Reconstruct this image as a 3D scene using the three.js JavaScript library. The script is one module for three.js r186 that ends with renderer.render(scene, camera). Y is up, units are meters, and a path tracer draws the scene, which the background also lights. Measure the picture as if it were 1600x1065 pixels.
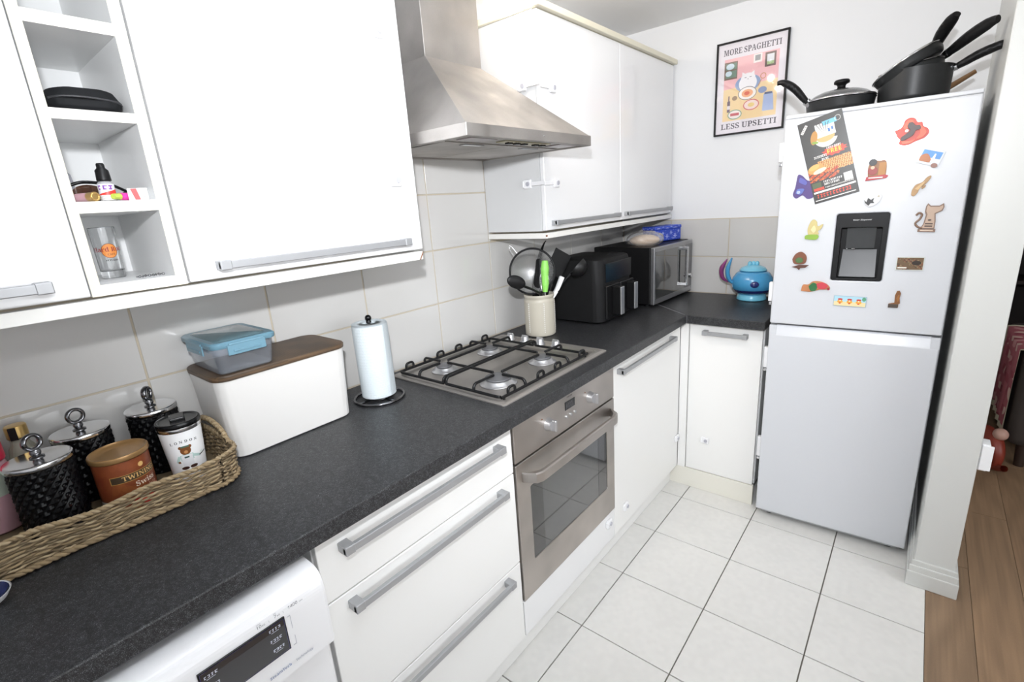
import * as THREE from 'three';
import { RoundedBoxGeometry } from 'three/addons/geometries/RoundedBoxGeometry.js';
import { mergeGeometries, toCreasedNormals } from 'three/addons/utils/BufferGeometryUtils.js';
import { RectAreaLightUniformsLib } from 'three/addons/lights/RectAreaLightUniformsLib.js';

RectAreaLightUniformsLib.init();
// ------------------------------------------------------------------ camera, light, exposure
const scene = new THREE.Scene();
const camera = new THREE.PerspectiveCamera(69.68, 1600 / 1065, 0.03, 40);
camera.position.set(-0.9509, 1.4468, 1.3944);
camera.rotation.set(-0.2728, -0.8678, -0.069, 'YXZ');
const renderer = new THREE.WebGLRenderer({ antialias: true });
renderer.toneMapping = THREE.LinearToneMapping;
renderer.toneMappingExposure = 0.98;
renderer.shadowMap.enabled = true;
scene.background = new THREE.Color(0.5, 0.56, 0.62);

const FLASH = 10.0, BOUNCE = 28, DAY = 4.4, BULB = 0.72;
// the photographer's flash, a hand above the lens
const flash = new THREE.SpotLight(new THREE.Color(0.97, 0.99, 1.03), FLASH, 0, 1.06, 1.0, 2);
flash.position.set(-0.97, 1.69, 1.395);
flash.target.position.set(0.6, 1.62, 0.42);
flash.castShadow = true; flash.shadow.radius = 1.3; flash.shadow.mapSize.set(2048, 2048);
scene.add(flash, flash.target);
// its second head, tilted up to bounce off the ceiling
const bounce = new THREE.SpotLight(new THREE.Color(0.93, 0.99, 1.075), BOUNCE, 0, 0.62, 1.0, 2);
bounce.position.set(-0.97, 1.75, 1.42);
bounce.target.position.set(-0.55, 2.278, 1.25);
bounce.castShadow = true; bounce.shadow.radius = 1.6;
scene.add(bounce, bounce.target);
// daylight entering by the wide window of the sitting room behind the camera
const WIN = { x0: -1.75, x1: 1.15, y0: 0.95, y1: 2.1, z: 4.2 };
const day = new THREE.RectAreaLight(new THREE.Color(0.94, 0.97, 1.0), DAY, WIN.x1 - WIN.x0 - 0.1, WIN.y1 - WIN.y0 - 0.1);
day.position.set((WIN.x0 + WIN.x1) / 2, (WIN.y0 + WIN.y1) / 2, WIN.z - 0.04);
day.lookAt(day.position.x, day.position.y, 0);
scene.add(day);

// ------------------------------------------------------------------ helpers
let seed = 1234567;
const rnd = () => { seed = (seed + 0x6d2b79f5) | 0; let t = Math.imul(seed ^ (seed >>> 15), 1 | seed); t = (t + Math.imul(t ^ (t >>> 7), 61 | t)) ^ t; return ((t ^ (t >>> 14)) >>> 0) / 4294967296; };
const rr = (a, b) => a + (b - a) * rnd();
const V = (x, y, z) => new THREE.Vector3(x, y, z);
const PI = Math.PI;
const lin = (r, g, b) => new THREE.Color().setRGB(r, g, b);

function clean(g) {
  g = g.index ? g.toNonIndexed() : g;
  for (const k of Object.keys(g.attributes)) if (!['position', 'normal', 'uv'].includes(k)) g.deleteAttribute(k);
  if (!g.attributes.uv) g.setAttribute('uv', new THREE.BufferAttribute(new Float32Array(g.attributes.position.count * 2), 2));
  g.morphAttributes = {}; g.clearGroups();
  return g;
}
// texture coordinates in metres, by the way each face points
function metre(g) {
  g = clean(g);
  const p = g.attributes.position, n = g.attributes.normal, uv = g.attributes.uv;
  for (let i = 0; i < p.count; i += 3) {
    let ax = 0, ay = 0, az = 0;
    for (let k = 0; k < 3; k++) { ax += Math.abs(n.getX(i + k)); ay += Math.abs(n.getY(i + k)); az += Math.abs(n.getZ(i + k)); }
    for (let k = 0; k < 3; k++) {
      const x = p.getX(i + k), y = p.getY(i + k), z = p.getZ(i + k);
      if (ay >= ax && ay >= az) uv.setXY(i + k, x, -z); else if (ax >= az) uv.setXY(i + k, z, y); else uv.setXY(i + k, x, y);
    }
  }
  return g;
}
const merge = (...gs) => mergeGeometries(gs.flat().map(clean));
function box(x0, x1, y0, y1, z0, z1, r = 0) {
  const w = x1 - x0, h = y1 - y0, d = z1 - z0;
  const g = r > 0 ? new RoundedBoxGeometry(w, h, d, 2, Math.min(r, w / 2.01, h / 2.01, d / 2.01)) : new THREE.BoxGeometry(w, h, d);
  g.translate((x0 + x1) / 2, (y0 + y1) / 2, (z0 + z1) / 2);
  return metre(g);
}
const cyl = (r0, r1, h, x = 0, y = 0, z = 0, seg = 32, open = false) => new THREE.CylinderGeometry(r1, r0, h, seg, 1, open).translate(x, y + h / 2, z);   // r0 at the foot
const lathe = (pts, seg = 40) => new THREE.LatheGeometry(pts.map(([r, y]) => new THREE.Vector2(Math.max(r, 1e-5), y)), seg);
const tube = (pts, r, seg = 24, rad = 8, closed = false) => new THREE.TubeGeometry(new THREE.CatmullRomCurve3(pts.map((p) => (p.isVector3 ? p : V(...p))), closed, 'catmullrom', 0.5), seg, r, rad, closed);
const ball = (r, x, y, z, a = 16, b = 12) => new THREE.SphereGeometry(r, a, b).translate(x, y, z);
const cap = (pts, r) => [ball(r, ...pts, 8, 6)];
// a tube whose thickness changes along the way, with oval section and closed ends
function taper(pts, rads, seg = 24, rad = 12, flat = 1) {
  const c = new THREE.CatmullRomCurve3(pts.map((p) => V(...p))), fr = c.computeFrenetFrames(seg, false), rings = [];
  const radius = (t) => { const f = t * (rads.length - 1), i = Math.min(Math.floor(f), rads.length - 2); return rads[i] + (rads[i + 1] - rads[i]) * (f - i); };
  for (let i = 0; i <= seg; i++) {
    const t = i / seg, p = c.getPointAt(t), r = radius(t), ring = [];
    for (let k = 0; k < rad; k++) {
      const a = k / rad * 2 * PI;
      ring.push(p.clone().addScaledVector(fr.normals[i], Math.cos(a) * r).addScaledVector(fr.binormals[i], Math.sin(a) * r * flat));
    }
    rings.push(ring);
  }
  return loft(rings, true, true);
}
function loft(rings, capA = true, capB = true, crease = 0.7) {
  const n = rings[0].length, pos = [], uv = [];
  const tri = (a, b, c, ua = [0, 0], ub = [0, 0], uc = [0, 0]) => { for (const v of [a, b, c]) pos.push(v.x, v.y, v.z); uv.push(...ua, ...ub, ...uc); };
  for (let i = 0; i < rings.length - 1; i++) for (let k = 0; k < n; k++) {
    const a = rings[i][k], b = rings[i][(k + 1) % n], c = rings[i + 1][(k + 1) % n], d = rings[i + 1][k];
    const u0 = k / n, u1 = (k + 1) / n, v0 = i / (rings.length - 1), v1 = (i + 1) / (rings.length - 1);
    tri(a, b, c, [u0, v0], [u1, v0], [u1, v1]); tri(a, c, d, [u0, v0], [u1, v1], [u0, v1]);
  }
  const lid = (ring, flip) => {
    const m = ring.reduce((s, v) => s.add(v), V(0, 0, 0)).divideScalar(n);
    for (let k = 0; k < n; k++) flip ? tri(m, ring[(k + 1) % n], ring[k]) : tri(m, ring[k], ring[(k + 1) % n]);
  };
  if (capA) lid(rings[0], true);
  if (capB) lid(rings[rings.length - 1], false);
  let g = new THREE.BufferGeometry();
  g.setAttribute('position', new THREE.Float32BufferAttribute(pos, 3));
  g.setAttribute('uv', new THREE.Float32BufferAttribute(uv, 2));
  return toCreasedNormals(g, crease);
}
// rounded rectangle in the xz plane, seen from above anticlockwise so that walls face outwards
function rrect(w, d, r, y, cx = 0, cz = 0, q = 6) {
  const out = [];
  for (const [sx, sz, a0] of [[1, 1, 0], [1, -1, -PI / 2], [-1, -1, -PI], [-1, 1, -1.5 * PI]])
    for (let k = 0; k <= q; k++) {
      const a = a0 + PI / 2 - k / q * PI / 2;
      out.push(V(cx + sx * (w / 2 - r) + Math.cos(a) * r, y, cz + sz * (d / 2 - r) + Math.sin(a) * r));
    }
  return out;
}
const rloft = (levels, cx = 0, cz = 0, capA = true, capB = true, q = 6) => loft(levels.map(([y, w, d, r]) => rrect(w, d, r, y, cx, cz, q)).map((x) => x.reverse()), capA, capB);
function extrude(shape, depth, bevel = 0, seg = 8) {
  return new THREE.ExtrudeGeometry(shape, { depth: depth - 2 * bevel, bevelEnabled: bevel > 0, bevelThickness: bevel, bevelSize: bevel, bevelOffset: -bevel, bevelSegments: 2, curveSegments: seg }).translate(0, 0, bevel);
}
const poly = (pts) => new THREE.Shape(pts.map(([x, y]) => new THREE.Vector2(x, y)));
function blob(pts) { const s = new THREE.Shape(), c = new THREE.SplineCurve([...pts, pts[0]].map(([x, y]) => new THREE.Vector2(x, y))).getPoints(pts.length * 4); s.setFromPoints(c.slice(0, -1)); return s; }
function rshape(x0, x1, y0, y1, r, target = new THREE.Shape()) {
  target.moveTo(x0 + r, y0); target.lineTo(x1 - r, y0); target.absarc(x1 - r, y0 + r, r, -PI / 2, 0); target.lineTo(x1, y1 - r); target.absarc(x1 - r, y1 - r, r, 0, PI / 2);
  target.lineTo(x0 + r, y1); target.absarc(x0 + r, y1 - r, r, PI / 2, PI); target.lineTo(x0, y0 + r); target.absarc(x0 + r, y0 + r, r, PI, 1.5 * PI);
  return target;
}

// objects
const used = new Map();
function numbered(name) { const n = used.get(name) || 0; used.set(name, n + 1); return n ? name + '_' + String(n).padStart(3, '0') : name; }
function thing(name, label, category, [x, y, z] = [0, 0, 0], turn = 0, group) {
  const o = new THREE.Group(); o.name = numbered(name); scene.add(o);
  o.position.set(x, y, z); o.rotation.y = turn; o.userData = { label, category };
  if (group) o.userData.group = group;
  return o;
}
function part(parent, name, geo, mat, label) {
  const m = new THREE.Mesh(geo, mat); m.name = name; m.castShadow = m.receiveShadow = true; parent.add(m);
  if (label) m.userData.label = label;
  return m;
}
// a part written in room coordinates under a thing that is not turned
function abs(t, name, geo, mat, label) { let r = t; while (r.parent && r.parent !== scene) r = r.parent; return part(t, name, geo.translate(-r.position.x, -r.position.y, -r.position.z), mat, label); }
function struct(name, geo, mat, label) { const m = new THREE.Mesh(geo, mat); m.name = name; m.castShadow = m.receiveShadow = true; m.userData.kind = 'structure'; if (label) m.userData.label = label; scene.add(m); return m; }

// rows of unreadable small print
function scribble(c, x, y, w, h, n, s = 3) { let k = s; for (let i = 0; i < n; i++) { k = (k * 37 + 11) % 101; const ww = w / n * (0.5 + 0.35 * k / 101); c.fillRect(x + i * w / n, y, ww, h * 0.3); c.fillRect(x + i * w / n + (k % 3) * ww * 0.3, y, ww * 0.34, h); c.fillRect(x + i * w / n, y + h * 0.7, ww * 0.8, h * 0.3); } }
// textures
function tex(n, fn, srgb = false, rep = 1) {
  const d = new Uint8Array(n * n * 4);
  for (let y = 0; y < n; y++) for (let x = 0; x < n; x++) { const c = fn(x, y, n), i = (y * n + x) * 4; for (let k = 0; k < 3; k++) d[i + k] = Math.max(0, Math.min(255, Array.isArray(c) ? c[k] : c)); d[i + 3] = 255; }
  const t = new THREE.DataTexture(d, n, n); t.wrapS = t.wrapT = THREE.RepeatWrapping; t.magFilter = THREE.LinearFilter; t.minFilter = THREE.LinearMipmapLinearFilter; t.generateMipmaps = true;
  t.repeat.set(rep, rep); if (srgb) t.colorSpace = THREE.SRGBColorSpace; t.needsUpdate = true; return t;
}
function lattice(n, cells) { const g = new Float32Array(cells * cells).map(() => rnd()); return (x, y) => { const fx = x / n * cells, fy = y / n * cells, i = Math.floor(fx), j = Math.floor(fy), s = (t) => t * t * (3 - 2 * t), a = s(fx - i), b = s(fy - j), at = (u, v) => g[((v + cells) % cells) * cells + (u + cells) % cells]; return (at(i, j) * (1 - a) + at(i + 1, j) * a) * (1 - b) + (at(i, j + 1) * (1 - a) + at(i + 1, j + 1) * a) * b; }; }
function canvasTex(w, h, draw) {
  const c = document.createElement('canvas'); c.width = w; c.height = h; const x = c.getContext('2d'); draw(x, w, h);
  const t = new THREE.CanvasTexture(c); t.colorSpace = THREE.SRGBColorSpace; t.anisotropy = 4; return t;
}
const std = (c, rough = 0.5, o = {}) => new THREE.MeshStandardMaterial({ color: c, roughness: rough, ...o });
const phy = (c, rough = 0.5, o = {}) => new THREE.MeshPhysicalMaterial({ color: c, roughness: rough, ...o });

// ------------------------------------------------------------------ materials
const speck = (() => { const a = lattice(512, 64), b = lattice(512, 24); return tex(512, (x, y) => { const n = rnd(), m = 0.75 + 0.5 * a(x, y); const v = n > 0.93 ? 100 + 60 * rnd() : n > 0.72 ? 60 : 38; const k = v * m * (0.92 + 0.16 * b(x, y)); return [k, k * 1.01, k * 1.04]; }, true, 1 / 0.24); })();
const steelRough = (() => { const a = lattice(256, 8), b = lattice(256, 32); return tex(256, (x, y) => 92 + 55 * a(x, y) + 25 * b(x, y) + 18 * rnd(), false, 1 / 0.6); })();
const steelTone = (() => { const a = lattice(256, 5), b = lattice(256, 16); return tex(256, (x, y) => { const k = 205 + 34 * a(x, y) + 14 * b(x, y); return [k, k * 0.992, k * 0.98]; }, true, 1 / 0.7); })();
const brushBump = tex(256, (() => { const rows = Array.from({ length: 256 }, () => rnd()); return (x, y) => 255 * (0.7 * rows[y] + 0.3 * rnd()); })(), false, 1 / 0.25);
const paperBump = (() => { const a = lattice(256, 40); return tex(256, (x, y) => 255 * (0.5 + 0.25 * Math.sin((x + y) * 2 * PI / 32) + 0.25 * Math.sin((x - y) * 2 * PI / 32)) * 0.8 + 40 * a(x, y), false, 6); })();
const woodTone = (() => { const a = lattice(512, 4), b = lattice(512, 3), d = lattice(512, 128); return tex(512, (x, y) => { const g = Math.sin((y / 512 * 9 + 1.6 * b(x, y) + 1.1 * a(x, y)) * 2 * PI) * 0.5 + 0.5; const k = 0.9 + 0.07 * g + 0.1 * (d(x * 0.06, y) - 0.5) + 0.03 * (rnd() - 0.5); return [180 * k, 150 * k, 122 * k]; }, true, 1 / 0.7); })();
const lidWood = (() => { const a = lattice(512, 9), b = lattice(512, 4); return tex(512, (x, y) => { const k = 0.72 + 0.28 * Math.sin((y / 512 * 40 + 3 * b(x * 0.3, y)) * 2 * PI) * 0.5 + 0.3 * a(x, y) + 0.1 * rnd(); return [92 * k, 72 * k, 52 * k]; }, true, 1 / 0.35); })();
const plaster = (() => { const a = lattice(256, 40), b = lattice(256, 90); return tex(256, (x, y) => 128 + 60 * (a(x, y) - 0.5) + 50 * (b(x, y) - 0.5), false, 1 / 0.8); })();
const floorTone = (() => { const a = lattice(256, 7), b = lattice(256, 60); return tex(256, (x, y) => { const k = 238 + 5 * a(x, y) + 6 * b(x, y); return [k, k * 0.99, k * 0.97]; }, true, 1 / 0.9); })();

const M = {
  gloss: phy(lin(0.83, 0.83, 0.835), 0.16, { clearcoat: 0.6, clearcoatRoughness: 0.06 }),
  satin: std(lin(0.845, 0.84, 0.82), 0.28),
  carcass: std(lin(0.66, 0.665, 0.665), 0.45),
  cream: std(lin(0.76, 0.72, 0.58), 0.45),
  ivory: std(lin(0.79, 0.77, 0.69), 0.4),
  pelmet: std(lin(0.83, 0.82, 0.78), 0.35),
  chip: std(lin(0.23, 0.1, 0.05), 0.9),
  wall: std(lin(0.80, 0.81, 0.825), 0.85, { bumpMap: plaster, bumpScale: 0.0004 }),
  ceiling: std(lin(0.86, 0.86, 0.855), 0.9),
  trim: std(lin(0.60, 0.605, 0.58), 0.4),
  tile: phy(lin(0.595, 0.585, 0.565), 0.12, { clearcoat: 0.5, clearcoatRoughness: 0.04 }),
  grout: std(lin(0.52, 0.46, 0.36), 0.9),
  floorTile: std(lin(0.82, 0.825, 0.825), 0.35, { map: floorTone }),
  floorGrout: std(lin(0.20, 0.185, 0.16), 0.95),
  plank: [0, 1, 2].map((i) => std(lin([0.74, 0.64, 0.69][i], [0.71, 0.63, 0.65][i], [0.66, 0.6, 0.6][i]), 0.45, { map: woodTone })),
  plankGap: std(lin(0.12, 0.08, 0.05), 0.9),
  worktop: phy(lin(0.92, 0.92, 0.92), 0.4, { map: speck, specularIntensity: 0.7 }),
  worktopEdge: std(lin(0.22, 0.22, 0.23), 0.4),
  steel: std(lin(0.57, 0.55, 0.535), 1, { metalness: 1, roughnessMap: steelRough, map: steelTone }),
  steelOven: std(lin(0.64, 0.605, 0.58), 0.42, { metalness: 1, map: steelTone, bumpMap: brushBump, bumpScale: 0.00002 }),
  chrome: std(lin(0.72, 0.72, 0.73), 0.14, { metalness: 1 }),
  smoke: std(lin(0.2, 0.2, 0.21), 0.12, { metalness: 1 }),
  handle: std(lin(0.40, 0.405, 0.415), 0.45, { metalness: 0.55 }),
  knob: std(lin(0.55, 0.55, 0.56), 0.35, { metalness: 0.8 }),
  black: phy(lin(0.006, 0.006, 0.0065), 0.42, { specularIntensity: 0.5 }),
  blackGloss: phy(lin(0.004, 0.004, 0.0045), 0.2, { specularIntensity: 0.7 }),
  blackMatt: phy(lin(0.009, 0.009, 0.0095), 0.55, { specularIntensity: 0.4 }),
  enamel: phy(lin(0.008, 0.008, 0.0085), 0.32, { specularIntensity: 0.6 }),
  ovenGlass: phy(lin(0.035, 0.037, 0.037), 0.06, { clearcoat: 1, clearcoatRoughness: 0.02, ior: 1.7 }),
  fridge: phy(lin(0.62, 0.634, 0.662), 0.35, { clearcoat: 0.8, clearcoatRoughness: 0.12 }),
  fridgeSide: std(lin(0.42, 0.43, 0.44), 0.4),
  plastic: std(lin(0.84, 0.84, 0.85), 0.3),
  plasticGrey: std(lin(0.45, 0.45, 0.5), 0.4),
  whitePaint: std(lin(0.70, 0.685, 0.66), 0.3),
  shelfWhite: std(lin(0.86, 0.865, 0.86), 0.35),
  cup: std(lin(0.80, 0.80, 0.80), 0.3),
  clear: phy(lin(0.99, 0.995, 1), 0.05, { transmission: 1, thickness: 0.004, ior: 1.45 }),
  tub: phy(lin(0.9, 0.92, 0.95), 0.14, { transmission: 0.93, thickness: 0, ior: 1.45 }),
  tubLid: std(lin(0.15, 0.29, 0.37), 0.3),
  tubLidClear: phy(lin(0.20, 0.32, 0.36), 0.22, { transmission: 0.35, thickness: 0 }),
  paper: std(lin(0.70, 0.765, 0.79), 0.95, { bumpMap: paperBump, bumpScale: 0.0012 }),
  lidWood: std(lin(1, 1, 1), 0.5, { map: lidWood }),
  gold: std(lin(0.62, 0.42, 0.16), 0.3, { metalness: 0.85 }),
  stone: std(lin(0.50, 0.465, 0.385), 0.4),
  red: std(lin(0.62, 0.03, 0.07), 0.35),
  pan: phy(lin(0.016, 0.017, 0.018), 0.4, { specularIntensity: 0.8 }),
  white: std(lin(0.84, 0.84, 0.84), 0.5),
};

// ------------------------------------------------------------------ the room
const XE = 1.796, YC = 2.278, YW = 0.9, XL = -1.85;
const wallBack = struct('wall_back', box(XL - 0.1, XE + 0.1, 0, YC, -0.11, -0.007), M.wall, 'white painted wall behind the worktop with glazed tiles');
const wallEnd = struct('wall_end', box(XE + 0.007, XE + 0.11, 0, YC, -0.007, 1.513), M.wall, 'white painted end wall behind the tall fridge');
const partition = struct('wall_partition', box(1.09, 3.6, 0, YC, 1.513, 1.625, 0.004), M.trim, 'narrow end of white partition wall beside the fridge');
struct('wall_left', box(XL - 0.1, XL, 0, YC, -0.007, 4.3), M.wall);
struct('wall_side', box(3.6, 3.7, 0, YC, 1.513, 4.3), M.wall);
{ // far wall with its window opening
  const w = WIN, g = merge(box(XL, w.x0, 0, YC, w.z, w.z + 0.1), box(w.x1, 3.6, 0, YC, w.z, w.z + 0.1), box(w.x0, w.x1, 0, w.y0, w.z, w.z + 0.1), box(w.x0, w.x1, w.y1, YC, w.z, w.z + 0.1));
  struct('wall_far', g, M.wall);
  const f = merge(box(w.x0, w.x1, w.y0, w.y0 + 0.05, w.z, w.z + 0.07), box(w.x0, w.x1, w.y1 - 0.05, w.y1, w.z, w.z + 0.07), ...[0, 1, 2, 3].map((k) => { const x = w.x0 + 0.025 + k * (w.x1 - w.x0 - 0.05) / 3; return box(x - 0.025, x + 0.025, w.y0 + 0.05, w.y1 - 0.05, w.z, w.z + 0.07); }));
  const win = struct('window_1', f, M.plastic, 'wide white framed window of the sitting room');
  const glow = new THREE.MeshStandardMaterial({ color: 0x000000, emissive: new THREE.Color(0.94, 0.97, 1.0), emissiveIntensity: 0.9 });
  for (let k = 0; k < 3; k++) { const a = w.x0 + 0.05 + k * (w.x1 - w.x0 - 0.05) / 3; part(win, 'pane', box(a, a + (w.x1 - w.x0 - 0.05) / 3 - 0.05, w.y0 + 0.05, w.y1 - 0.05, w.z + 0.05, w.z + 0.06), glow); }
}
struct('ceiling', box(XL - 0.1, 3.7, YC, YC + 0.1, -0.11, 4.3), M.ceiling, 'plain off white ceiling');

// floor: square tiles in the kitchen, planks beyond
const floor = struct('floor', box(XL - 0.1, 3.7, -0.1, -0.006, -0.11, 1.557), M.floorGrout, 'floor of square white tiles with dark joints');
{
  const px = 0.3115, pz = 0.3165, j = 0.0022;
  const zs = [-0.003, 0.3135, 0.63, 0.9465, 1.263, 1.557];
  for (let i = -2; i < 10; i++) for (let k = 1; k < 5; k++) {
    const x1 = Math.min(1.1593 - i * px, XE), x0 = Math.max(1.1593 - (i + 1) * px, XL);
    if (x1 - x0 < 0.02) continue;
    const g = box(x0 + j, x1 - j, -0.01, rr(-0.0004, 0.0004), zs[k] + j, zs[k + 1] - (k === 4 ? 0.001 : j), 0);
    const ox = rr(0, 3), oz = rr(0, 3), uv = g.attributes.uv; for (let q = 0; q < uv.count; q++) uv.setXY(q, uv.getX(q) + ox, uv.getY(q) + oz);
    part(floor, 'tile', g, M.floorTile);
  }
  const wood = struct('floor_sitting_room', box(XL - 0.1, 3.7, -0.1, -0.006, 1.557, 4.3), M.plankGap, 'light brown wood plank floor of the sitting room');
  const pw = 0.1395;
  for (let r = 0; r < 19; r++) {
    let x = XL - rr(0, 1.1); const z0 = r === 0 ? 1.557 : 1.681 + (r - 1) * pw, z1 = 1.681 + r * pw;
    while (x < 3.6) {
      const L = 1.22, x0 = Math.max(x, XL), x1 = Math.min(x + L, 3.6);
      if (x1 - x0 > 0.03) { const g = box(x0 + 0.0006, x1 - 0.0006, -0.01, 0, z0 + 0.0007, Math.min(z1, 4.2) - 0.0007); const ox = rr(0, 4), oz = rr(0, 4), uv = g.attributes.uv; for (let q = 0; q < uv.count; q++) uv.setXY(q, uv.getX(q) * 0.6 + ox, uv.getY(q) + oz); part(wood, 'plank', g, M.plank[Math.floor(rnd() * 3)]); }
      x += L;
    }
  }
}
// glazed wall tiles, proud of beige joints
{
  const tp = 0.3132, th = 0.1992, j = 0.0023, ys = [0.9, 1.0989, 1.2981, 1.4973, 1.6965];
  const bed = (g, p) => part(p, 'grout_bed', g, M.grout);
  bed(box(XL, XE, 0.86, 1.34, -0.008, -0.0025), wallBack); bed(box(-0.03, 0.61, 1.34, 1.74, -0.008, -0.0025), wallBack);
  for (let k = -4; k < 9; k++) for (let r = 0; r < 4; r++) {
    let x0 = -0.6615 + k * tp, x1 = x0 + tp;
    x0 = Math.max(x0, XL); x1 = Math.min(x1, XE - 0.002);
    if (r >= 2) { x0 = Math.max(x0, -0.03); x1 = Math.min(x1, 0.605); }
    if (x1 - x0 < 0.012) continue;
    const g = new RoundedBoxGeometry(x1 - x0 - 2 * j, th - 2 * j, 0.008, 1, 0.0015);
    g.rotateX(rr(-0.003, 0.003)); g.rotateY(rr(-0.002, 0.002));
    part(wallBack, 'tile', metre(g.translate((x0 + x1) / 2, (ys[r] + ys[r + 1]) / 2, -0.004)), M.tile);
  }
  bed(box(XE + 0.0025, XE + 0.008, 0.86, 1.3, 0, 0.97), wallEnd);
  for (let k = 0; k < 4; k++) for (let r = 0; r < 2; r++) {
    const z0 = Math.max(0.294 + (k - 1) * tp, 0.003), z1 = Math.min(0.294 + k * tp, 0.97);
    if (z1 - z0 < 0.02) continue;
    const g = new RoundedBoxGeometry(0.008, th - 2 * j, z1 - z0 - 2 * j, 1, 0.0015).rotateY(rr(-0.002, 0.002));
    part(wallEnd, 'tile', metre(g.translate(XE + 0.004, (ys[r] + ys[r + 1]) / 2, (z0 + z1) / 2)), M.tile);
  }
}
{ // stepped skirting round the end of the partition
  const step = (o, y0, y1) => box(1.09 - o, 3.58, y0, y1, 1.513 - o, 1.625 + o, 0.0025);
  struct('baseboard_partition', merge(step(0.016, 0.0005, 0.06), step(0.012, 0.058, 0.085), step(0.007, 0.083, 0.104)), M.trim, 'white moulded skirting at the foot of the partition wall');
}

// ------------------------------------------------------------------ kitchen furniture
function barHandle(x0, x1, y, z, h = 0.016, out = 0.03) {   // a square bar on two end blocks, facing +z
  return merge(box(x0, x1, y - h / 2, y + h / 2, z + out - 0.011, z + out, 0.002), box(x0, x0 + 0.022, y - h / 2 - 0.0015, y + h / 2 + 0.0015, z - 0.001, z + out + 0.0008, 0.002), box(x1 - 0.022, x1, y - h / 2 - 0.0015, y + h / 2 + 0.0015, z - 0.001, z + out + 0.0008, 0.002));
}
function latchPad(t, x, y, z, turnY = 0, name = 'safety_catch') {   // a child catch pad with its round button
  const g = new THREE.Group();
  const pad = merge(new RoundedBoxGeometry(0.036, 0.034, 0.011, 3, 0.005).translate(0, 0, 0.0052), new RoundedBoxGeometry(0.006, 0.024, 0.013, 2, 0.002).translate(-0.017, 0, 0.0065)).rotateY(turnY).translate(x, y, z);
  const but = new THREE.CylinderGeometry(0.0075, 0.0085, 0.004, 20).rotateX(PI / 2).translate(0.004, 0, 0.012).rotateY(turnY).translate(x, y, z);
  const m = abs(t, name, pad, M.plastic, 'white plastic child safety catch');
  abs(m, 'button', but, M.plasticGrey);
  return m;
}
const ZD = 0.562, ZW = 0.6, DB = 0.104, WT = 0.038;
// drawers
{
  const t = thing('drawer_unit', 'white three drawer base unit with long grey bar handles beside the oven', 'drawers', [-0.3, 0, 0.28]);
  abs(t, 'carcass', merge(box(-0.6, -0.584, DB, 0.861, 0.02, 0.543), box(-0.016, 0, DB, 0.861, 0.02, 0.543), box(-0.584, -0.016, DB, DB + 0.016, 0.02, 0.543), box(-0.584, -0.016, 0.845, 0.861, 0.02, 0.543), box(-0.584, -0.016, DB, 0.861, 0.02, 0.03)), M.carcass);
  for (const [y0, y1, hy] of [[0.6985, 0.855, 0.807], [0.3935, 0.6955, 0.667], [DB, 0.3905, 0.366]]) {
    const d = abs(t, 'drawer_front', box(-0.598, -0.002, y0, y1, 0.544, ZD, 0.0025), M.satin);
    abs(d, 'handle', barHandle(-0.553, -0.058, hy, ZD, 0.017), M.handle, 'grey bar handle');
  }
}
// the panel that houses the oven, below it
{
  const t = thing('filler_panel', 'low white filler panel with safety catch under the steel oven', 'filler panel', [0.3, DB, 0.28]);
  abs(t, 'carcass', merge(box(0.001, 0.017, DB, 0.218, 0.02, 0.54), box(0.583, 0.599, DB, 0.218, 0.02, 0.54), box(0.017, 0.583, DB, DB + 0.016, 0.02, 0.54), box(0.001, 0.599, 0.218, 0.234, 0.02, 0.54)), M.carcass);
  abs(t, 'panel', box(0.002, 0.599, DB, 0.234, 0.544, ZD, 0.002), M.gloss);
  latchPad(t, 0.546, 0.196, ZD, 0);
}
// base cupboard right of the oven
{
  const t = thing('base_cabinet', 'white base cupboard between the oven and the inner corner', 'cabinet', [0.93, 0, 0.28]);
  abs(t, 'carcass', merge(box(0.601, 0.617, DB, 0.861, 0.02, 0.542), box(0.617, 1.26, DB, DB + 0.016, 0.02, 0.542), box(0.617, 1.26, DB, 0.861, 0.02, 0.03), box(1.244, 1.26, DB, 0.861, 0.03, 0.542)), M.carcass);
  const d = abs(t, 'door', box(0.603, 1.2685, DB, 0.855, 0.544, ZD, 0.0025), M.satin);
  abs(d, 'handle', barHandle(0.63, 1.155, 0.81, ZD, 0.017), M.handle, 'grey bar handle');
  latchPad(t, 0.691, 0.193, ZD, 0); latchPad(t, 1.243, 0.267, ZD, 0);
}
// return cupboard facing the camera's left
{
  const t = thing('base_cabinet', 'narrow white base cupboard with short handle beside the fridge', 'cabinet', [1.53, 0, 0.76]);
  abs(t, 'carcass', merge(box(1.297, XE - 0.004, DB, 0.861, 0.905, 0.921), box(1.297, XE - 0.004, DB, DB + 0.016, 0.56, 0.905), box(1.78, XE - 0.004, DB, 0.861, 0.56, 0.905)), M.carcass);
  abs(t, 'corner_post', box(1.27, 1.297, DB, 0.861, 0.563, 0.6, 0.001), M.satin);
  const d = abs(t, 'door', box(1.278, 1.296, DB, 0.855, 0.6025, 0.916, 0.0025), M.satin);
  abs(d, 'handle', barHandle(-0.86, -0.667, 0, 0, 0.017).rotateY(-PI / 2).translate(1.278, 0.821, 1.527), M.handle, 'grey bar handle');
  latchPad(t, 1.278, 0.277, 0.695, -PI / 2);
}
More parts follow.
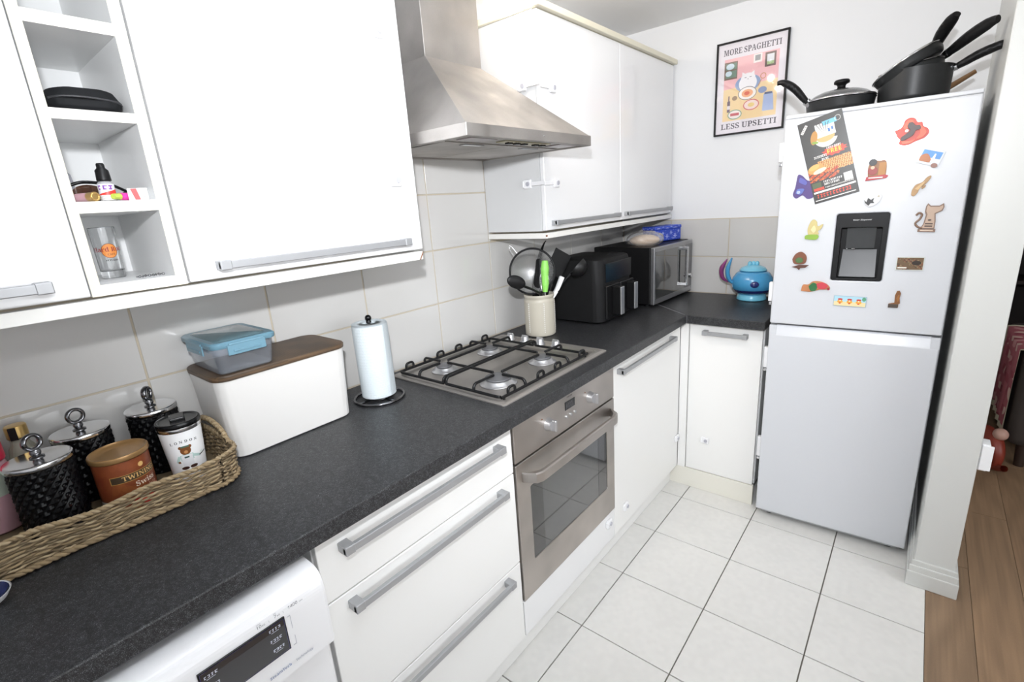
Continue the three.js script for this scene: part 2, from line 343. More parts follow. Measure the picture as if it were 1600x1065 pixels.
// plinths
{
  const t = thing('plinth', 'long white kickboard under the drawers and oven', 'plinth', [0.335, 0, 0.518]);
  abs(t, 'board', box(-0.6, 1.2735, 0.001, DB - 0.002, 0.509, 0.5254), M.satin);
  const u = thing('plinth', 'short cream kickboard under the narrow return cupboard', 'plinth', [1.283, 0, 0.72]);
  abs(u, 'board', box(1.2738, 1.29, 0.001, DB - 0.002, 0.5256, 0.921), M.ivory);
}
// worktop, L-shaped
{
  const t = thing('worktop', 'long speckled charcoal laminate worktop turning the corner', 'worktop', [0, YW - WT, 0]);
  const s = poly([[-1.849, -0.002], [-1.849, -ZW], [1.2387, -ZW], [1.2387, -0.9285], [1.249, -0.9285], [XE - 0.002, -0.9285], [XE - 0.002, -0.002]]);
  part(t, 'slab', metre(extrude(s, WT, 0.003).rotateX(-PI / 2)), M.worktop);
  part(t, 'joint_strip', merge(box(1.2372, 1.2402, 0.001, WT - 0.002, ZW, ZW + 0.0012), new THREE.BoxGeometry(0.003, 0.0012, 0.8).rotateY(-0.69).translate(1.5, WT + 0.0004, 0.28)), M.worktopEdge);
}
// left of the washing machine
{
  const t = thing('base_cabinet', 'white base cupboard beyond the washing machine under the worktop end', 'cabinet', [-1.54, 0, 0.28]);
  abs(t, 'carcass', box(-1.848, -1.234, DB, 0.861, 0.02, 0.543), M.carcass);
  const d = abs(t, 'door', box(-1.846, -1.236, DB, 0.855, 0.544, ZD, 0.0025), M.satin);
  abs(d, 'handle', barHandle(-1.8, -1.28, 0.81, ZD), M.handle);
  const u = thing('plinth', 'white kickboard under the cupboard beyond the washing machine', 'plinth', [-1.54, 0, 0.518]);
  abs(u, 'board', box(-1.848, -1.234, 0.001, DB - 0.002, 0.509, 0.5254), M.satin);
}
// washing machine
{
  const t = thing('washing_machine', 'white front loading washing machine under the worktop', 'washing machine', [-0.925, 0, 0.33]);
  const x0 = -1.222, x1 = -0.626, zf = 0.612;
  const sideShape = new THREE.Shape(); // profile in (z, y)
  sideShape.moveTo(0.04, 0.012); sideShape.lineTo(zf, 0.012); sideShape.lineTo(zf, 0.69); sideShape.lineTo(0.64, 0.69); sideShape.lineTo(0.642, 0.80); sideShape.quadraticCurveTo(0.642, 0.826, 0.628, 0.838); sideShape.quadraticCurveTo(0.618, 0.846, 0.6, 0.846); sideShape.lineTo(0.04, 0.846);
  const body = new THREE.ExtrudeGeometry(sideShape, { depth: x1 - x0 - 0.012, bevelEnabled: true, bevelThickness: 0.006, bevelSize: 0.005, bevelOffset: -0.005, bevelSegments: 2, curveSegments: 8 }).rotateY(-PI / 2).translate(x1 - 0.006, 0, 0);
  abs(t, 'casing', metre(body), M.plastic);
  const door = abs(t, 'porthole', merge(new THREE.TorusGeometry(0.16, 0.022, 12, 40).translate(-0.925, 0.42, zf)), M.plastic);
  abs(door, 'door_glass', new THREE.SphereGeometry(0.15, 32, 12, 0, 2 * PI, 0, PI / 2).rotateX(PI / 2).scale(1, 1, 0.25).translate(-0.925, 0.42, zf), M.ovenGlass);
  abs(t, 'drum_drawer', box(x0 + 0.02, x0 + 0.2, 0.715, 0.815, 0.64, 0.6455, 0.002), M.plastic);
  const dial = abs(t, 'dial', new THREE.CylinderGeometry(0.028, 0.032, 0.024, 32).rotateX(PI / 2).translate(-0.95, 0.765, 0.653), M.knob);
  const scr = canvasTex(512, 288, (c, w, h) => {
    c.fillStyle = '#0d0d16'; c.fillRect(0, 0, w, h);
    c.fillStyle = '#b8bcc8'; c.font = 'bold 34px sans-serif';
    for (const [x, y] of [[410, 50], [404, 140], [410, 228], [20, 60], [20, 150], [20, 240]]) { scribble(c, x, y - 22, 80, 22, 4, x + y); c.fillRect(x + 10, y + 10, 50, 4); }
    c.strokeStyle = '#2a2a55'; c.lineWidth = 8; c.strokeRect(0, 0, w, h);
  });
  const display = abs(t, 'display', box(-0.837, -0.704, 0.741, 0.808, 0.6415, 0.6445, 0.001), M.blackGloss);
  const pm = new THREE.MeshPhysicalMaterial({ map: scr, roughness: 0.15, clearcoat: 1 });
  abs(display, 'screen_print', new THREE.PlaneGeometry(0.129, 0.063).translate(-0.7705, 0.7745, 0.6448), pm);
  const txt = canvasTex(1024, 160, (c, w, h) => { c.clearRect(0, 0, w, h); c.fillStyle = '#5a5d66'; c.font = '88px sans-serif'; c.fillText('10', 10, 120); c.font = '46px sans-serif'; c.fillText('KG', 112, 120); c.fillText('|', 225, 120); c.font = '88px sans-serif'; c.fillText('7', 330, 120); c.font = '46px sans-serif'; c.fillText('KG', 385, 120); c.fillText('|', 490, 120); c.font = '88px sans-serif'; c.fillText('1400', 590, 120); c.font = '40px sans-serif'; c.fillText('rpm', 810, 120); c.font = '28px sans-serif'; c.fillStyle = '#9a9ca4'; c.fillText('WASH', 20, 40); c.fillText('DRY', 330, 40); });
  const tm = new THREE.MeshStandardMaterial({ map: txt, transparent: true, roughness: 0.4 });
  abs(t, 'lettering', new THREE.PlaneGeometry(0.092, 0.0144).translate(-0.703, 0.8185, 0.6432), tm);
  const t2 = canvasTex(1024, 128, (c, w, h) => { c.clearRect(0, 0, w, h); c.fillStyle = '#6d7fa8'; c.font = 'bold 72px sans-serif'; c.fillText('SteamTech', 40, 88); c.fillStyle = '#8c93a6'; c.font = '64px sans-serif'; c.fillText('Technology', 500, 88); });
  abs(t, 'lettering', new THREE.PlaneGeometry(0.1, 0.0125).translate(-0.70, 0.711, 0.6432), new THREE.MeshStandardMaterial({ map: t2, transparent: true, roughness: 0.4 }));
  abs(t, 'marking', merge(box(-0.695, -0.6945, 0.775, 0.802, 0.6425, 0.6432), box(-0.700, -0.695, 0.8015, 0.802, 0.6425, 0.6432), box(-0.694, -0.6935, 0.742, 0.76, 0.6425, 0.6432), box(-0.699, -0.694, 0.742, 0.7425, 0.6425, 0.6432)), M.plasticGrey);
  for (const [x, z] of [[x0 + 0.05, 0.1], [x1 - 0.05, 0.1], [x0 + 0.05, 0.55], [x1 - 0.05, 0.55]]) abs(t, 'foot', cyl(0.02, 0.02, 0.014, x, 0, z), M.blackMatt);
}

// wall cabinets
const ZU = 0.295, UB = 1.338, UT = 2.078;
function wallCabinet(x0, x1, doors, label, extra) {
  const t = thing('wall_cabinet', label, 'cabinet', [(x0 + x1) / 2, UB, 0.14]);
  const c = 0.276;
  abs(t, 'carcass', merge(box(x0, x0 + 0.016, UB, UT, 0.001, c), box(x1 - 0.016, x1, UB, UT, 0.001, c), box(x0 + 0.016, x1 - 0.016, UB, UB + 0.016, 0.001, c), box(x0 + 0.016, x1 - 0.016, UT - 0.016, UT, 0.001, c), box(x0 + 0.016, x1 - 0.016, UB + 0.016, UT - 0.016, 0.001, 0.008)), M.carcass);
  for (const [a, b, ha, hb] of doors) {
    const d = abs(t, 'door', box(a + 0.0015, b - 0.0015, UB + 0.002, UT - 0.002, c + 0.001, ZU, 0.003), M.gloss);
    abs(d, 'handle', barHandle(ha, hb, 1.366, ZU, 0.016, 0.026), M.handle, 'grey bar handle');
  }
  if (extra) extra(t);
  return t;
}
wallCabinet(-1.366, -0.767, [[-1.366, -0.767, -1.33, -0.815]], 'glossy white wall cupboard on the far side of the open shelves');
wallCabinet(-0.615, -0.016, [[-0.615, -0.016, -0.563, -0.074]], 'large glossy white wall cupboard between the open shelves and hood', (t) => { latchPad(t, -0.09, 1.877, ZU); latchPad(t, -0.088, 1.527, ZU); });
{ // two-door unit in the corner
  const x0 = 0.5914, x1 = XE - 0.003;
  const t = wallCabinet(x0, x1, [[x0, 1.1904, 0.628, 1.15], [1.1904, x1 - 0.004, 1.225, 1.75]], 'glossy white double door wall cupboard above the microwave', (q) => {
    for (const [ys, ye] of [[1.847, 1.838], [1.513, 1.511]]) {
      latchPad(q, x0, ys, 0.222, -PI / 2);
      latchPad(q, 0.662, ye, ZU, 0);
      const st = abs(q, 'safety_strap', merge(box(x0 - 0.0095, x0 - 0.006, ys - 0.007, ys + 0.007, 0.238, ZU + 0.008, 0.001), box(x0 - 0.0095, x0 + 0.056, ye - 0.007, ye + 0.007, ZU + 0.0055, ZU + 0.009, 0.001)), M.plastic, 'white plastic safety strap');
    }
  });
}
{ // open shelves
  const t = thing('open_shelf_unit', 'narrow white open shelf unit between two wall cupboards', 'shelf', [-0.691, UB, 0.14]);
  const f = 0.29;
  for (const [a, b] of [[-0.766, -0.751], [-0.635, -0.617]]) { const sp = abs(t, 'side_panel', box(a, b, UB, UT, 0.001, f - 0.0012, 0.0005), M.shelfWhite); abs(sp, 'edge_strip', box(a, b, UB, UT, f - 0.001, f, 0.0003), M.cream, 'cream edging'); }
  abs(t, 'back_panel', box(-0.751, -0.635, UB, UT, 0.001, 0.008), M.shelfWhite);
  for (const [y0, y1] of [[UB, 1.357], [1.479, 1.498], [1.628, 1.6445], [1.766, 1.785], [1.905, 1.923], [UT - 0.018, UT]]) { const sh = abs(t, 'shelf', box(-0.751, -0.635, y0, y1, 0.008, f - 0.0032, 0.0005), M.shelfWhite); abs(sh, 'edge_strip', box(-0.751, -0.635, y0, y1, f - 0.003, f - 0.002, 0.0003), M.ivory, 'cream edging'); }
}
// pelmets and cornice
{
  const t = thing('pelmet', 'white light pelmet with chipped end under the wall cupboards beside the hood', 'pelmet', [-0.69, 1.3106, 0.28]);
  abs(t, 'board', box(-1.366, -0.021, 1.3106, 1.334, 0.272, ZU + 0.001, 0.0015), M.pelmet);
  abs(t, 'return_board', box(-0.04, -0.021, 1.3106, 1.334, 0.002, 0.2715, 0.001), M.pelmet);
  abs(t, 'chip', loft([[V(-0.0208, 1.311, 0.29), V(-0.0206, 1.334, 0.297), V(-0.036, 1.311, 0.2972)], [V(-0.0204, 1.311, 0.2925), V(-0.0202, 1.3335, 0.2976), V(-0.034, 1.311, 0.2976)]]), M.chip, 'chipped brown corner of the pelmet');
  const u = thing('pelmet', 'cream edged light pelmet under the corner wall cupboard', 'pelmet', [1.19, 1.3106, 0.28]);
  abs(u, 'board', box(0.5914, XE - 0.003, 1.3106, 1.331, 0.272, ZU + 0.003, 0.0015), M.pelmet);
  abs(u, 'return_board', box(0.588, 0.605, 1.3106, 1.331, 0.002, ZU, 0.0015), M.pelmet);
  abs(u, 'chip', ball(0.004, 0.59, 1.321, ZU + 0.0012, 8, 6), M.chip);
  const v = thing('cornice', 'cream cornice strip on top of the corner wall cupboard', 'cornice', [1.19, UT, 0.15]);
  abs(v, 'front_strip', box(0.575, XE - 0.003, UT + 0.0005, UT + 0.022, 0.25, 0.313, 0.003), M.cream);
  abs(v, 'side_strip', box(0.575, 0.64, UT + 0.0005, UT + 0.022, 0.002, 0.249, 0.003), M.cream);
}

// ------------------------------------------------------------------ cooker hood
{
  const t = thing('cooker_hood', 'stainless steel chimney cooker hood over the gas hob', 'cooker hood', [0.3025, 1.617, 0.24]);
  const x0 = 0.0, x1 = 0.605, zf = 0.488, y0 = 1.617, y1 = 1.65, dx0 = 0.167, dx1 = 0.415, dz = 0.185, dy = 1.886;
  // canopy pyramid
  const q = (a, b, c, d) => { const g = new THREE.BufferGeometry(); const p = [a, b, c, a, c, d].flat(); g.setAttribute('position', new THREE.Float32BufferAttribute(p, 3)); g.computeVertexNormals(); return metre(g); };
  const b = [[x0 + 0.004, y1, 0.002], [x0 + 0.004, y1, zf - 0.006], [x1 - 0.004, y1, zf - 0.006], [x1 - 0.004, y1, 0.002]], u = [[dx0, dy, 0.002], [dx0, dy, dz], [dx1, dy, dz], [dx1, dy, 0.002]];
  abs(t, 'canopy', merge(q(b[0], b[1], u[1], u[0]), q(b[1], b[2], u[2], u[1]), q(b[2], b[3], u[3], u[2])), M.steel);
  abs(t, 'rim', merge(box(x0, x1, y0, y1, zf - 0.018, zf, 0.003), box(x0, x0 + 0.018, y0, y1, 0.002, zf - 0.014, 0.002), box(x1 - 0.018, x1, y0, y1, 0.002, zf - 0.014, 0.002), box(x0, x1, y0, y1, 0.002, 0.02)), M.steel);
  abs(t, 'duct', merge(box(dx0, dx1, dy - 0.004, YC - 0.002, 0.002, dz, 0.002)), M.steel);
  abs(t, 'base_plate', box(x0 + 0.018, x1 - 0.018, y0 + 0.004, y0 + 0.008, 0.02, zf - 0.018), M.steel);
  for (const [a, c] of [[0.035, 0.3], [0.305, 0.57]]) { const f = abs(t, 'filter', box(a, c, y0 + 0.001, y0 + 0.004, 0.05, 0.37, 0.001), M.steel, 'metal grease filter'); abs(f, 'filter_handle', box(a + 0.09, a + 0.17, y0 - 0.0005, y0 + 0.001, 0.335, 0.36, 0.0005), M.smoke); }
  const cp = abs(t, 'control_strip', box(0.2, 0.42, y0 + 0.0005, y0 + 0.004, 0.41, 0.45, 0.001), std(lin(0.45, 0.42, 0.28), 0.4));
  for (let k = 0; k < 5; k++) abs(cp, 'button', box(0.225 + k * 0.036 + (k > 2 ? 0.02 : 0), 0.245 + k * 0.036 + (k > 2 ? 0.02 : 0), y0 - 0.003, y0 + 0.001, 0.422, 0.438, 0.001), M.black);
  for (const x of [0.1, 0.51]) abs(t, 'lamp_cover', box(x - 0.05, x + 0.05, y0 + 0.001, y0 + 0.004, 0.4, 0.46, 0.001), std(lin(0.3, 0.26, 0.26), 0.3), 'dull lamp lens');
  abs(t, 'rivet', ball(0.0018, 0.33, 1.634, zf, 8, 6), M.chrome);
}

// ------------------------------------------------------------------ gas hob
{
  const t = thing('gas_hob', 'stainless steel four burner gas hob with black pan supports', 'hob', [0.294, YW, 0.29]);
  const x0 = -0.003, x1 = 0.59, z0 = 0.037, z1 = 0.546, cx = (x0 + x1) / 2, cz = (z0 + z1) / 2, w = x1 - x0, d = z1 - z0;
  abs(t, 'plate', rloft([[YW + 0.0005, w, d, 0.012], [YW + 0.004, w, d, 0.012], [YW + 0.0075, w - 0.012, d - 0.012, 0.012], [YW + 0.0075, w - 0.05, d - 0.05, 0.02], [YW + 0.0045, w - 0.062, d - 0.062, 0.02]], cx, cz), M.steel);
  const B = [[0.128, 0.165, 0.032], [0.365, 0.165, 0.036], [0.128, 0.412, 0.047], [0.365, 0.412, 0.036]];
  for (const [bx, bz, r] of B) {
    const y = YW + 0.0045;
    const cup = abs(t, 'burner', lathe([[0, y], [r + 0.014, y], [r + 0.012, y + 0.004], [r + 0.002, y + 0.006], [r, y + 0.014], [r - 0.006, y + 0.016], [0, y + 0.016]], 32).translate(bx, 0, bz), M.knob, 'grey aluminium burner head');
    abs(cup, 'burner_cap', lathe([[0, y + 0.016], [r - 0.006, y + 0.016], [r - 0.004, y + 0.019], [r - 0.007, y + 0.0225], [0, y + 0.0235]], 32).translate(bx, 0, bz), std(lin(0.12, 0.12, 0.125), 0.45), 'dark enamel burner cap');
    abs(t, 'igniter', cyl(0.003, 0.002, 0.016, bx + r + 0.008, y, bz - 0.012, 8), M.white);
  }
  // two pan supports, one behind the other, each with its long raised bar towards the middle
  for (const [outer, inner, bz] of [[0.062, 0.281, 0.165], [0.522, 0.293, 0.412]]) {
    const R = 0.0048, y = YW + 0.0165, yt = YW + 0.037, a = 0.016, b = 0.487, sg = Math.sign(inner - outer), gs = [];
    gs.push(tube([[a, y, inner], [a, y, (outer + inner) / 2], [a, y, outer + sg * 0.018], [a + 0.005, y, outer + sg * 0.005], [a + 0.018, y, outer], [(a + b) / 2, y, outer], [b - 0.018, y, outer], [b - 0.005, y, outer + sg * 0.005], [b, y, outer + sg * 0.018], [b, y, (outer + inner) / 2], [b, y, inner]], R, 80, 8));
    gs.push(tube([[a, y, inner], [a + 0.001, yt - 0.008, inner], [a + 0.01, yt - 0.001, inner], [a + 0.03, yt, inner], [(a + b) / 2, yt, inner], [b - 0.03, yt, inner], [b - 0.01, yt - 0.001, inner], [b - 0.001, yt - 0.008, inner], [b, y, inner]], R, 64, 8));
    const finger = (fx, fz, tx, tz) => { const dx = tx - fx, dz2 = tz - fz, L = Math.hypot(dx, dz2), ux = dx / L, uz = dz2 / L; gs.push(tube([[fx, y, fz], [fx + ux * 0.002, y + 0.012, fz + uz * 0.002], [fx + ux * 0.01, yt - 0.001, fz + uz * 0.01], [fx + ux * 0.02, yt, fz + uz * 0.02], [tx, yt, tz]], R, 20, 8), ball(R, tx, yt, tz, 8, 6)); };
    const bar = (fx, fz, tx, tz) => gs.push(tube([[fx, yt, fz], [(fx + tx) / 2, yt, (fz + tz) / 2], [tx, yt, tz]], R, 8, 8), ball(R, tx, yt, tz, 8, 6), ball(R, fx, yt, fz, 8, 6));
    finger(a, bz, 0.106, bz); finger(b, bz, 0.387, bz); bar(0.15, bz, 0.343, bz);
    for (const bx of [0.128, 0.365]) { finger(bx, outer, bx, bz - sg * 0.022); bar(bx, inner, bx, bz + sg * 0.022); }
    for (const hx of [0.045, 0.19, 0.285, 0.435]) gs.push(tube([[hx, y, outer], [hx + 0.001, yt - 0.006, outer], [hx + 0.008, yt, outer], [hx + 0.024, yt, outer], [hx + 0.031, yt - 0.006, outer], [hx + 0.032, y, outer]], R * 0.92, 24, 8));
    for (const fx of [a + 0.012, b - 0.012]) gs.push(cyl(0.004, 0.005, 0.0125, fx, YW + 0.0045, outer + sg * 0.002, 10));
    abs(t, 'pan_support', merge(...gs), M.enamel, 'black enamelled wire pan support');
  }
  for (const z of [0.125, 0.2, 0.275, 0.35]) {
    const k = abs(t, 'knob', lathe([[0, YW + 0.004], [0.02, YW + 0.004], [0.02, YW + 0.009], [0.0155, YW + 0.012], [0.0145, YW + 0.027], [0.012, YW + 0.03], [0, YW + 0.03]], 28).translate(0.54, 0, z), M.knob, 'silver control knob');
    abs(k, 'grip', box(0.5365, 0.5435, YW + 0.028, YW + 0.034, z - 0.014, z + 0.014, 0.002), M.knob);
  }
}

// ------------------------------------------------------------------ oven
{
  const t = thing('oven', 'built in stainless steel oven with dark glass door under the hob', 'oven', [0.3, 0.236, 0.3]);
  const a = 0.004, b = 0.598, zf = 0.566, yg = 0.7186;
  abs(t, 'casing', box(0.02, 0.58, 0.238, 0.85, 0.04, 0.535), M.blackMatt);
  const cp = abs(t, 'control_panel', box(a, b, yg + 0.003, 0.858, 0.535, zf, 0.003), M.steelOven);
  for (const x of [0.171, 0.422]) {
    const k = abs(cp, 'knob', merge(new THREE.CylinderGeometry(0.0175, 0.021, 0.02, 32).rotateX(PI / 2).translate(x, 0.783, zf + 0.01), box(x - 0.005, x + 0.005, 0.783 - 0.019, 0.783 + 0.019, zf + 0.016, zf + 0.034, 0.004)), M.knob);
    abs(cp, 'indicator_light', cyl(0.002, 0.002, 0.002, 0, 0, 0, 10).rotateX(PI / 2).translate(x - 0.03, 0.81, zf), M.chip);
  }
  const disp = canvasTex(256, 128, (c, w, h) => { c.fillStyle = '#2c2b2c'; c.fillRect(0, 0, w, h); c.fillStyle = '#3c3b3c'; scribble(c, 30, 30, 190, 60, 4); });
  abs(cp, 'display', box(0.268, 0.326, 0.79, 0.818, zf - 0.001, zf + 0.0012), M.blackGloss);
  abs(cp, 'display_print', new THREE.PlaneGeometry(0.054, 0.025).translate(0.297, 0.804, zf + 0.0014), new THREE.MeshStandardMaterial({ map: disp, roughness: 0.2 }));
  for (const x of [0.272, 0.297, 0.322]) abs(cp, 'button', new THREE.CylinderGeometry(0.0045, 0.005, 0.006, 16).rotateX(PI / 2).translate(x, 0.768, zf + 0.003), M.knob);
  const lt = canvasTex(256, 64, (c, w, h) => { c.clearRect(0, 0, w, h); c.fillStyle = '#3b3836'; scribble(c, 10, 14, 230, 34, 7); });
  abs(cp, 'lettering', new THREE.PlaneGeometry(0.036, 0.009).translate(0.297, 0.832, zf + 0.0006), new THREE.MeshStandardMaterial({ map: lt, transparent: true, roughness: 0.5 }));
  // door with a window opening
  const s = rshape(a, b, 0.2379, yg - 0.003, 0.003); const hole = rshape(0.067, 0.541, 0.358, 0.62, 0.006, new THREE.Path()); s.holes.push(hole);
  const door = abs(t, 'door', metre(extrude(s, 0.03, 0.002).translate(0, 0, zf - 0.03)), M.steelOven);
  abs(door, 'door_glass', box(0.064, 0.544, 0.355, 0.623, zf - 0.012, zf - 0.003), M.ovenGlass, 'dark reflective oven window');
  const band = phy(lin(0.008, 0.008, 0.008), 0.08, { clearcoat: 1 });
  for (const x of [0.067, 0.478]) abs(door, 'glass_band', box(x, x + 0.063, 0.358, 0.62, zf - 0.0031, zf - 0.0026), band);
  // broad bowed handle
  const hy = 0.668, ring = (x, z, th) => [V(x, hy - 0.016, z), V(x, hy + 0.012, z), V(x, hy + 0.016, z - 0.004), V(x, hy + 0.016, z - th), V(x, hy + 0.01, z - th - 0.003), V(x, hy - 0.016, z - th)];
  const rings = [];
  for (let i = 0; i <= 28; i++) { const u = i / 28, x = 0.03 + u * 0.54, e = Math.min(u, 1 - u) * 0.54, k = Math.min(1, e / 0.05), z = zf + 0.004 + 0.046 * Math.sqrt(1 - (1 - k) * (1 - k)); rings.push(ring(x, z, 0.012 + 0.016 * (1 - k)).map((p) => V(p.x, p.y, Math.max(p.z, zf - 0.002)))); }
  abs(door, 'handle', metre(loft(rings, true, true, 0.5)), M.steelOven, 'broad bowed steel door handle');
}
// the hanging ceiling light just above the view
{
  const t = thing('ceiling_light', 'three armed ceiling light with warm bulbs above the hob', 'ceiling light', [0.45, YC, 0.43]);
  abs(t, 'ceiling_plate', cyl(0.05, 0.055, 0.02, 0.45, YC - 0.021, 0.40), M.chrome);
  const warm = new THREE.MeshStandardMaterial({ color: 0xffffff, emissive: new THREE.Color(1, 0.74, 0.45), emissiveIntensity: 6 });
  for (const [x, y, z, ax, ay, az] of [[0.4, 2.172, 0.436, 0.9, -0.05, 0.35], [0.43, 2.104, 0.486, 0.35, -0.6, 0.7], [0.385, 2.118, 0.222, 0.9, -0.05, 0.3]]) {
    const dir = V(ax, ay, az).normalize(), q = new THREE.Quaternion().setFromUnitVectors(V(0, 1, 0), dir), c = V(x, y, z), place = (g) => g.applyQuaternion(q).translate(x, y, z);
    const back = c.clone().addScaledVector(dir, -0.045);
    const a = abs(t, 'arm', tube([[0.45, YC - 0.02, 0.40], [(0.45 + back.x) / 2, YC - 0.032, (0.4 + back.z) / 2], [back.x, (YC + back.y) / 2 + 0.01, back.z], [back.x, back.y, back.z]], 0.005, 16, 8), M.chrome);
    abs(a, 'lamp_head', place(lathe([[0.004, -0.05], [0.014, -0.048], [0.016, -0.03], [0.022, -0.012], [0.025, 0.006], [0.0235, 0.006], [0.02, -0.01], [0.0, -0.016]], 28)), M.chrome, 'chrome lamp head');
    abs(a, 'bulb', place(new THREE.SphereGeometry(0.0165, 20, 14).scale(1, 0.75, 1)), warm);
    const l = new THREE.SpotLight(new THREE.Color(1, 0.89, 0.77), BULB, 0, 1.45, 0.8, 2); l.position.copy(c).addScaledVector(dir, 0.016).sub(t.position); l.target.position.copy(l.position).add(dir); l.castShadow = true; l.shadow.radius = 0.8; t.add(l, l.target); l.name = 'bulb_light'; l.target.name = 'bulb_aim';
  }
}
// ------------------------------------------------------------------ on the worktop: bread bin, tub, kitchen roll
{
  const t = thing('bread_bin', 'white metal bread bin with dark wooden lid on the worktop', 'bread bin', [-0.416, YW, 0.103]);
  part(t, 'bin', rloft([[0.001, 0.31, 0.178, 0.03], [0.004, 0.318, 0.186, 0.034], [0.19, 0.338, 0.196, 0.036], [0.197, 0.338, 0.196, 0.036], [0.197, 0.332, 0.19, 0.034], [0.185, 0.331, 0.189, 0.034]], 0, 0, true, true, 8), M.whitePaint);
  part(t, 'lid', metre(rloft([[0.1975, 0.336, 0.196, 0.034], [0.1985, 0.342, 0.202, 0.036], [0.208, 0.344, 0.204, 0.037], [0.211, 0.34, 0.2, 0.036]], 0, 0, true, true, 8)), M.lidWood, 'dark brown wooden lid');
}
{
  const t = thing('food_container', 'clear plastic food tub with blue clip lid on the bread bin', 'food container', [-0.505, 1.111, 0.105], 0.0);
  part(t, 'tub', rloft([[0.0005, 0.118, 0.172, 0.016], [0.003, 0.124, 0.178, 0.018], [0.068, 0.14, 0.196, 0.02], [0.068, 0.136, 0.192, 0.019], [0.004, 0.121, 0.175, 0.017]], 0, 0, true, true), M.tub, 'clear cloudy plastic tub');
  const lid = part(t, 'lid', rloft([[0.064, 0.147, 0.202, 0.02], [0.067, 0.15, 0.206, 0.022], [0.074, 0.15, 0.206, 0.022], [0.078, 0.142, 0.197, 0.02], [0.0775, 0.125, 0.178, 0.018]], 0, 0, true, true), M.tubLid, 'blue plastic lid');
  part(lid, 'lid_panel', rloft([[0.0772, 0.118, 0.17, 0.016], [0.0795, 0.112, 0.164, 0.016]], 0, 0, true, true), M.tubLidClear);
  const clip = (len) => merge(box(-len / 2, len / 2, 0.046, 0.07, 0, 0.004, 0.0018), box(-len / 2 + 0.012, len / 2 - 0.012, 0.053, 0.058, 0.003, 0.006, 0.001), new THREE.CylinderGeometry(0.0035, 0.0035, len * 0.9, 10).rotateZ(PI / 2).translate(0, 0.071, 0.001));
  for (const [x, z, a, l] of [[0, 0.102, 0, 0.086], [0, -0.102, PI, 0.086], [0.074, 0, PI / 2, 0.1], [-0.074, 0, -PI / 2, 0.1]]) part(lid, 'clip', clip(l).rotateY(a).translate(x, 0, z), M.tubLid);
}
{
  const t = thing('kitchen_roll', 'pale blue roll of kitchen paper on a black wire stand', 'kitchen roll', [-0.143, YW + 0.012, 0.162]);
  const pts = []; for (let i = 0; i <= 64; i++) pts.push(i / 64);
  const r = lathe([[0.02, 0.002], [0.0475, 0.001], [0.0505, 0.004], [0.051, 0.1], [0.051, 0.222], [0.0495, 0.226], [0.02, 0.2262], [0.02, 0.002]], 48);
  { const uv = r.attributes.uv; for (let i = 0; i < uv.count; i++) uv.setXY(i, uv.getX(i) * 2.0, uv.getY(i)); }
  part(t, 'paper', r, M.paper);
  part(t, 'loose_sheet', (() => { const g = new THREE.CylinderGeometry(0.0522, 0.0522, 0.22, 12, 1, true, 0.2, 0.7); return g.translate(0, 0.114, 0); })(), M.paper);
  const s = thing('roll_holder', 'black wire kitchen roll stand with round base', 'roll holder', [-0.143, YW, 0.162]);
  part(s, 'base_ring', merge(new THREE.TorusGeometry(0.074, 0.0042, 10, 56).rotateX(PI / 2).translate(0, 0.0048, 0), new THREE.TorusGeometry(0.03, 0.0035, 8, 36).rotateX(PI / 2).translate(0, 0.0048, 0), tube([[-0.074, 0.0048, 0], [0, 0.0048, 0], [0.074, 0.0048, 0]], 0.0035, 8, 8), tube([[0, 0.0048, -0.074], [0, 0.0048, 0], [0, 0.0048, 0.074]], 0.0035, 8, 8)), M.smoke);
  part(s, 'pole', cyl(0.005, 0.005, 0.236, 0, 0.004, 0, 12), M.smoke);
  part(s, 'finial', merge(ball(0.0095, 0, 0.252, 0), cyl(0.008, 0.006, 0.01, 0, 0.239, 0, 14)), M.blackGloss);
}
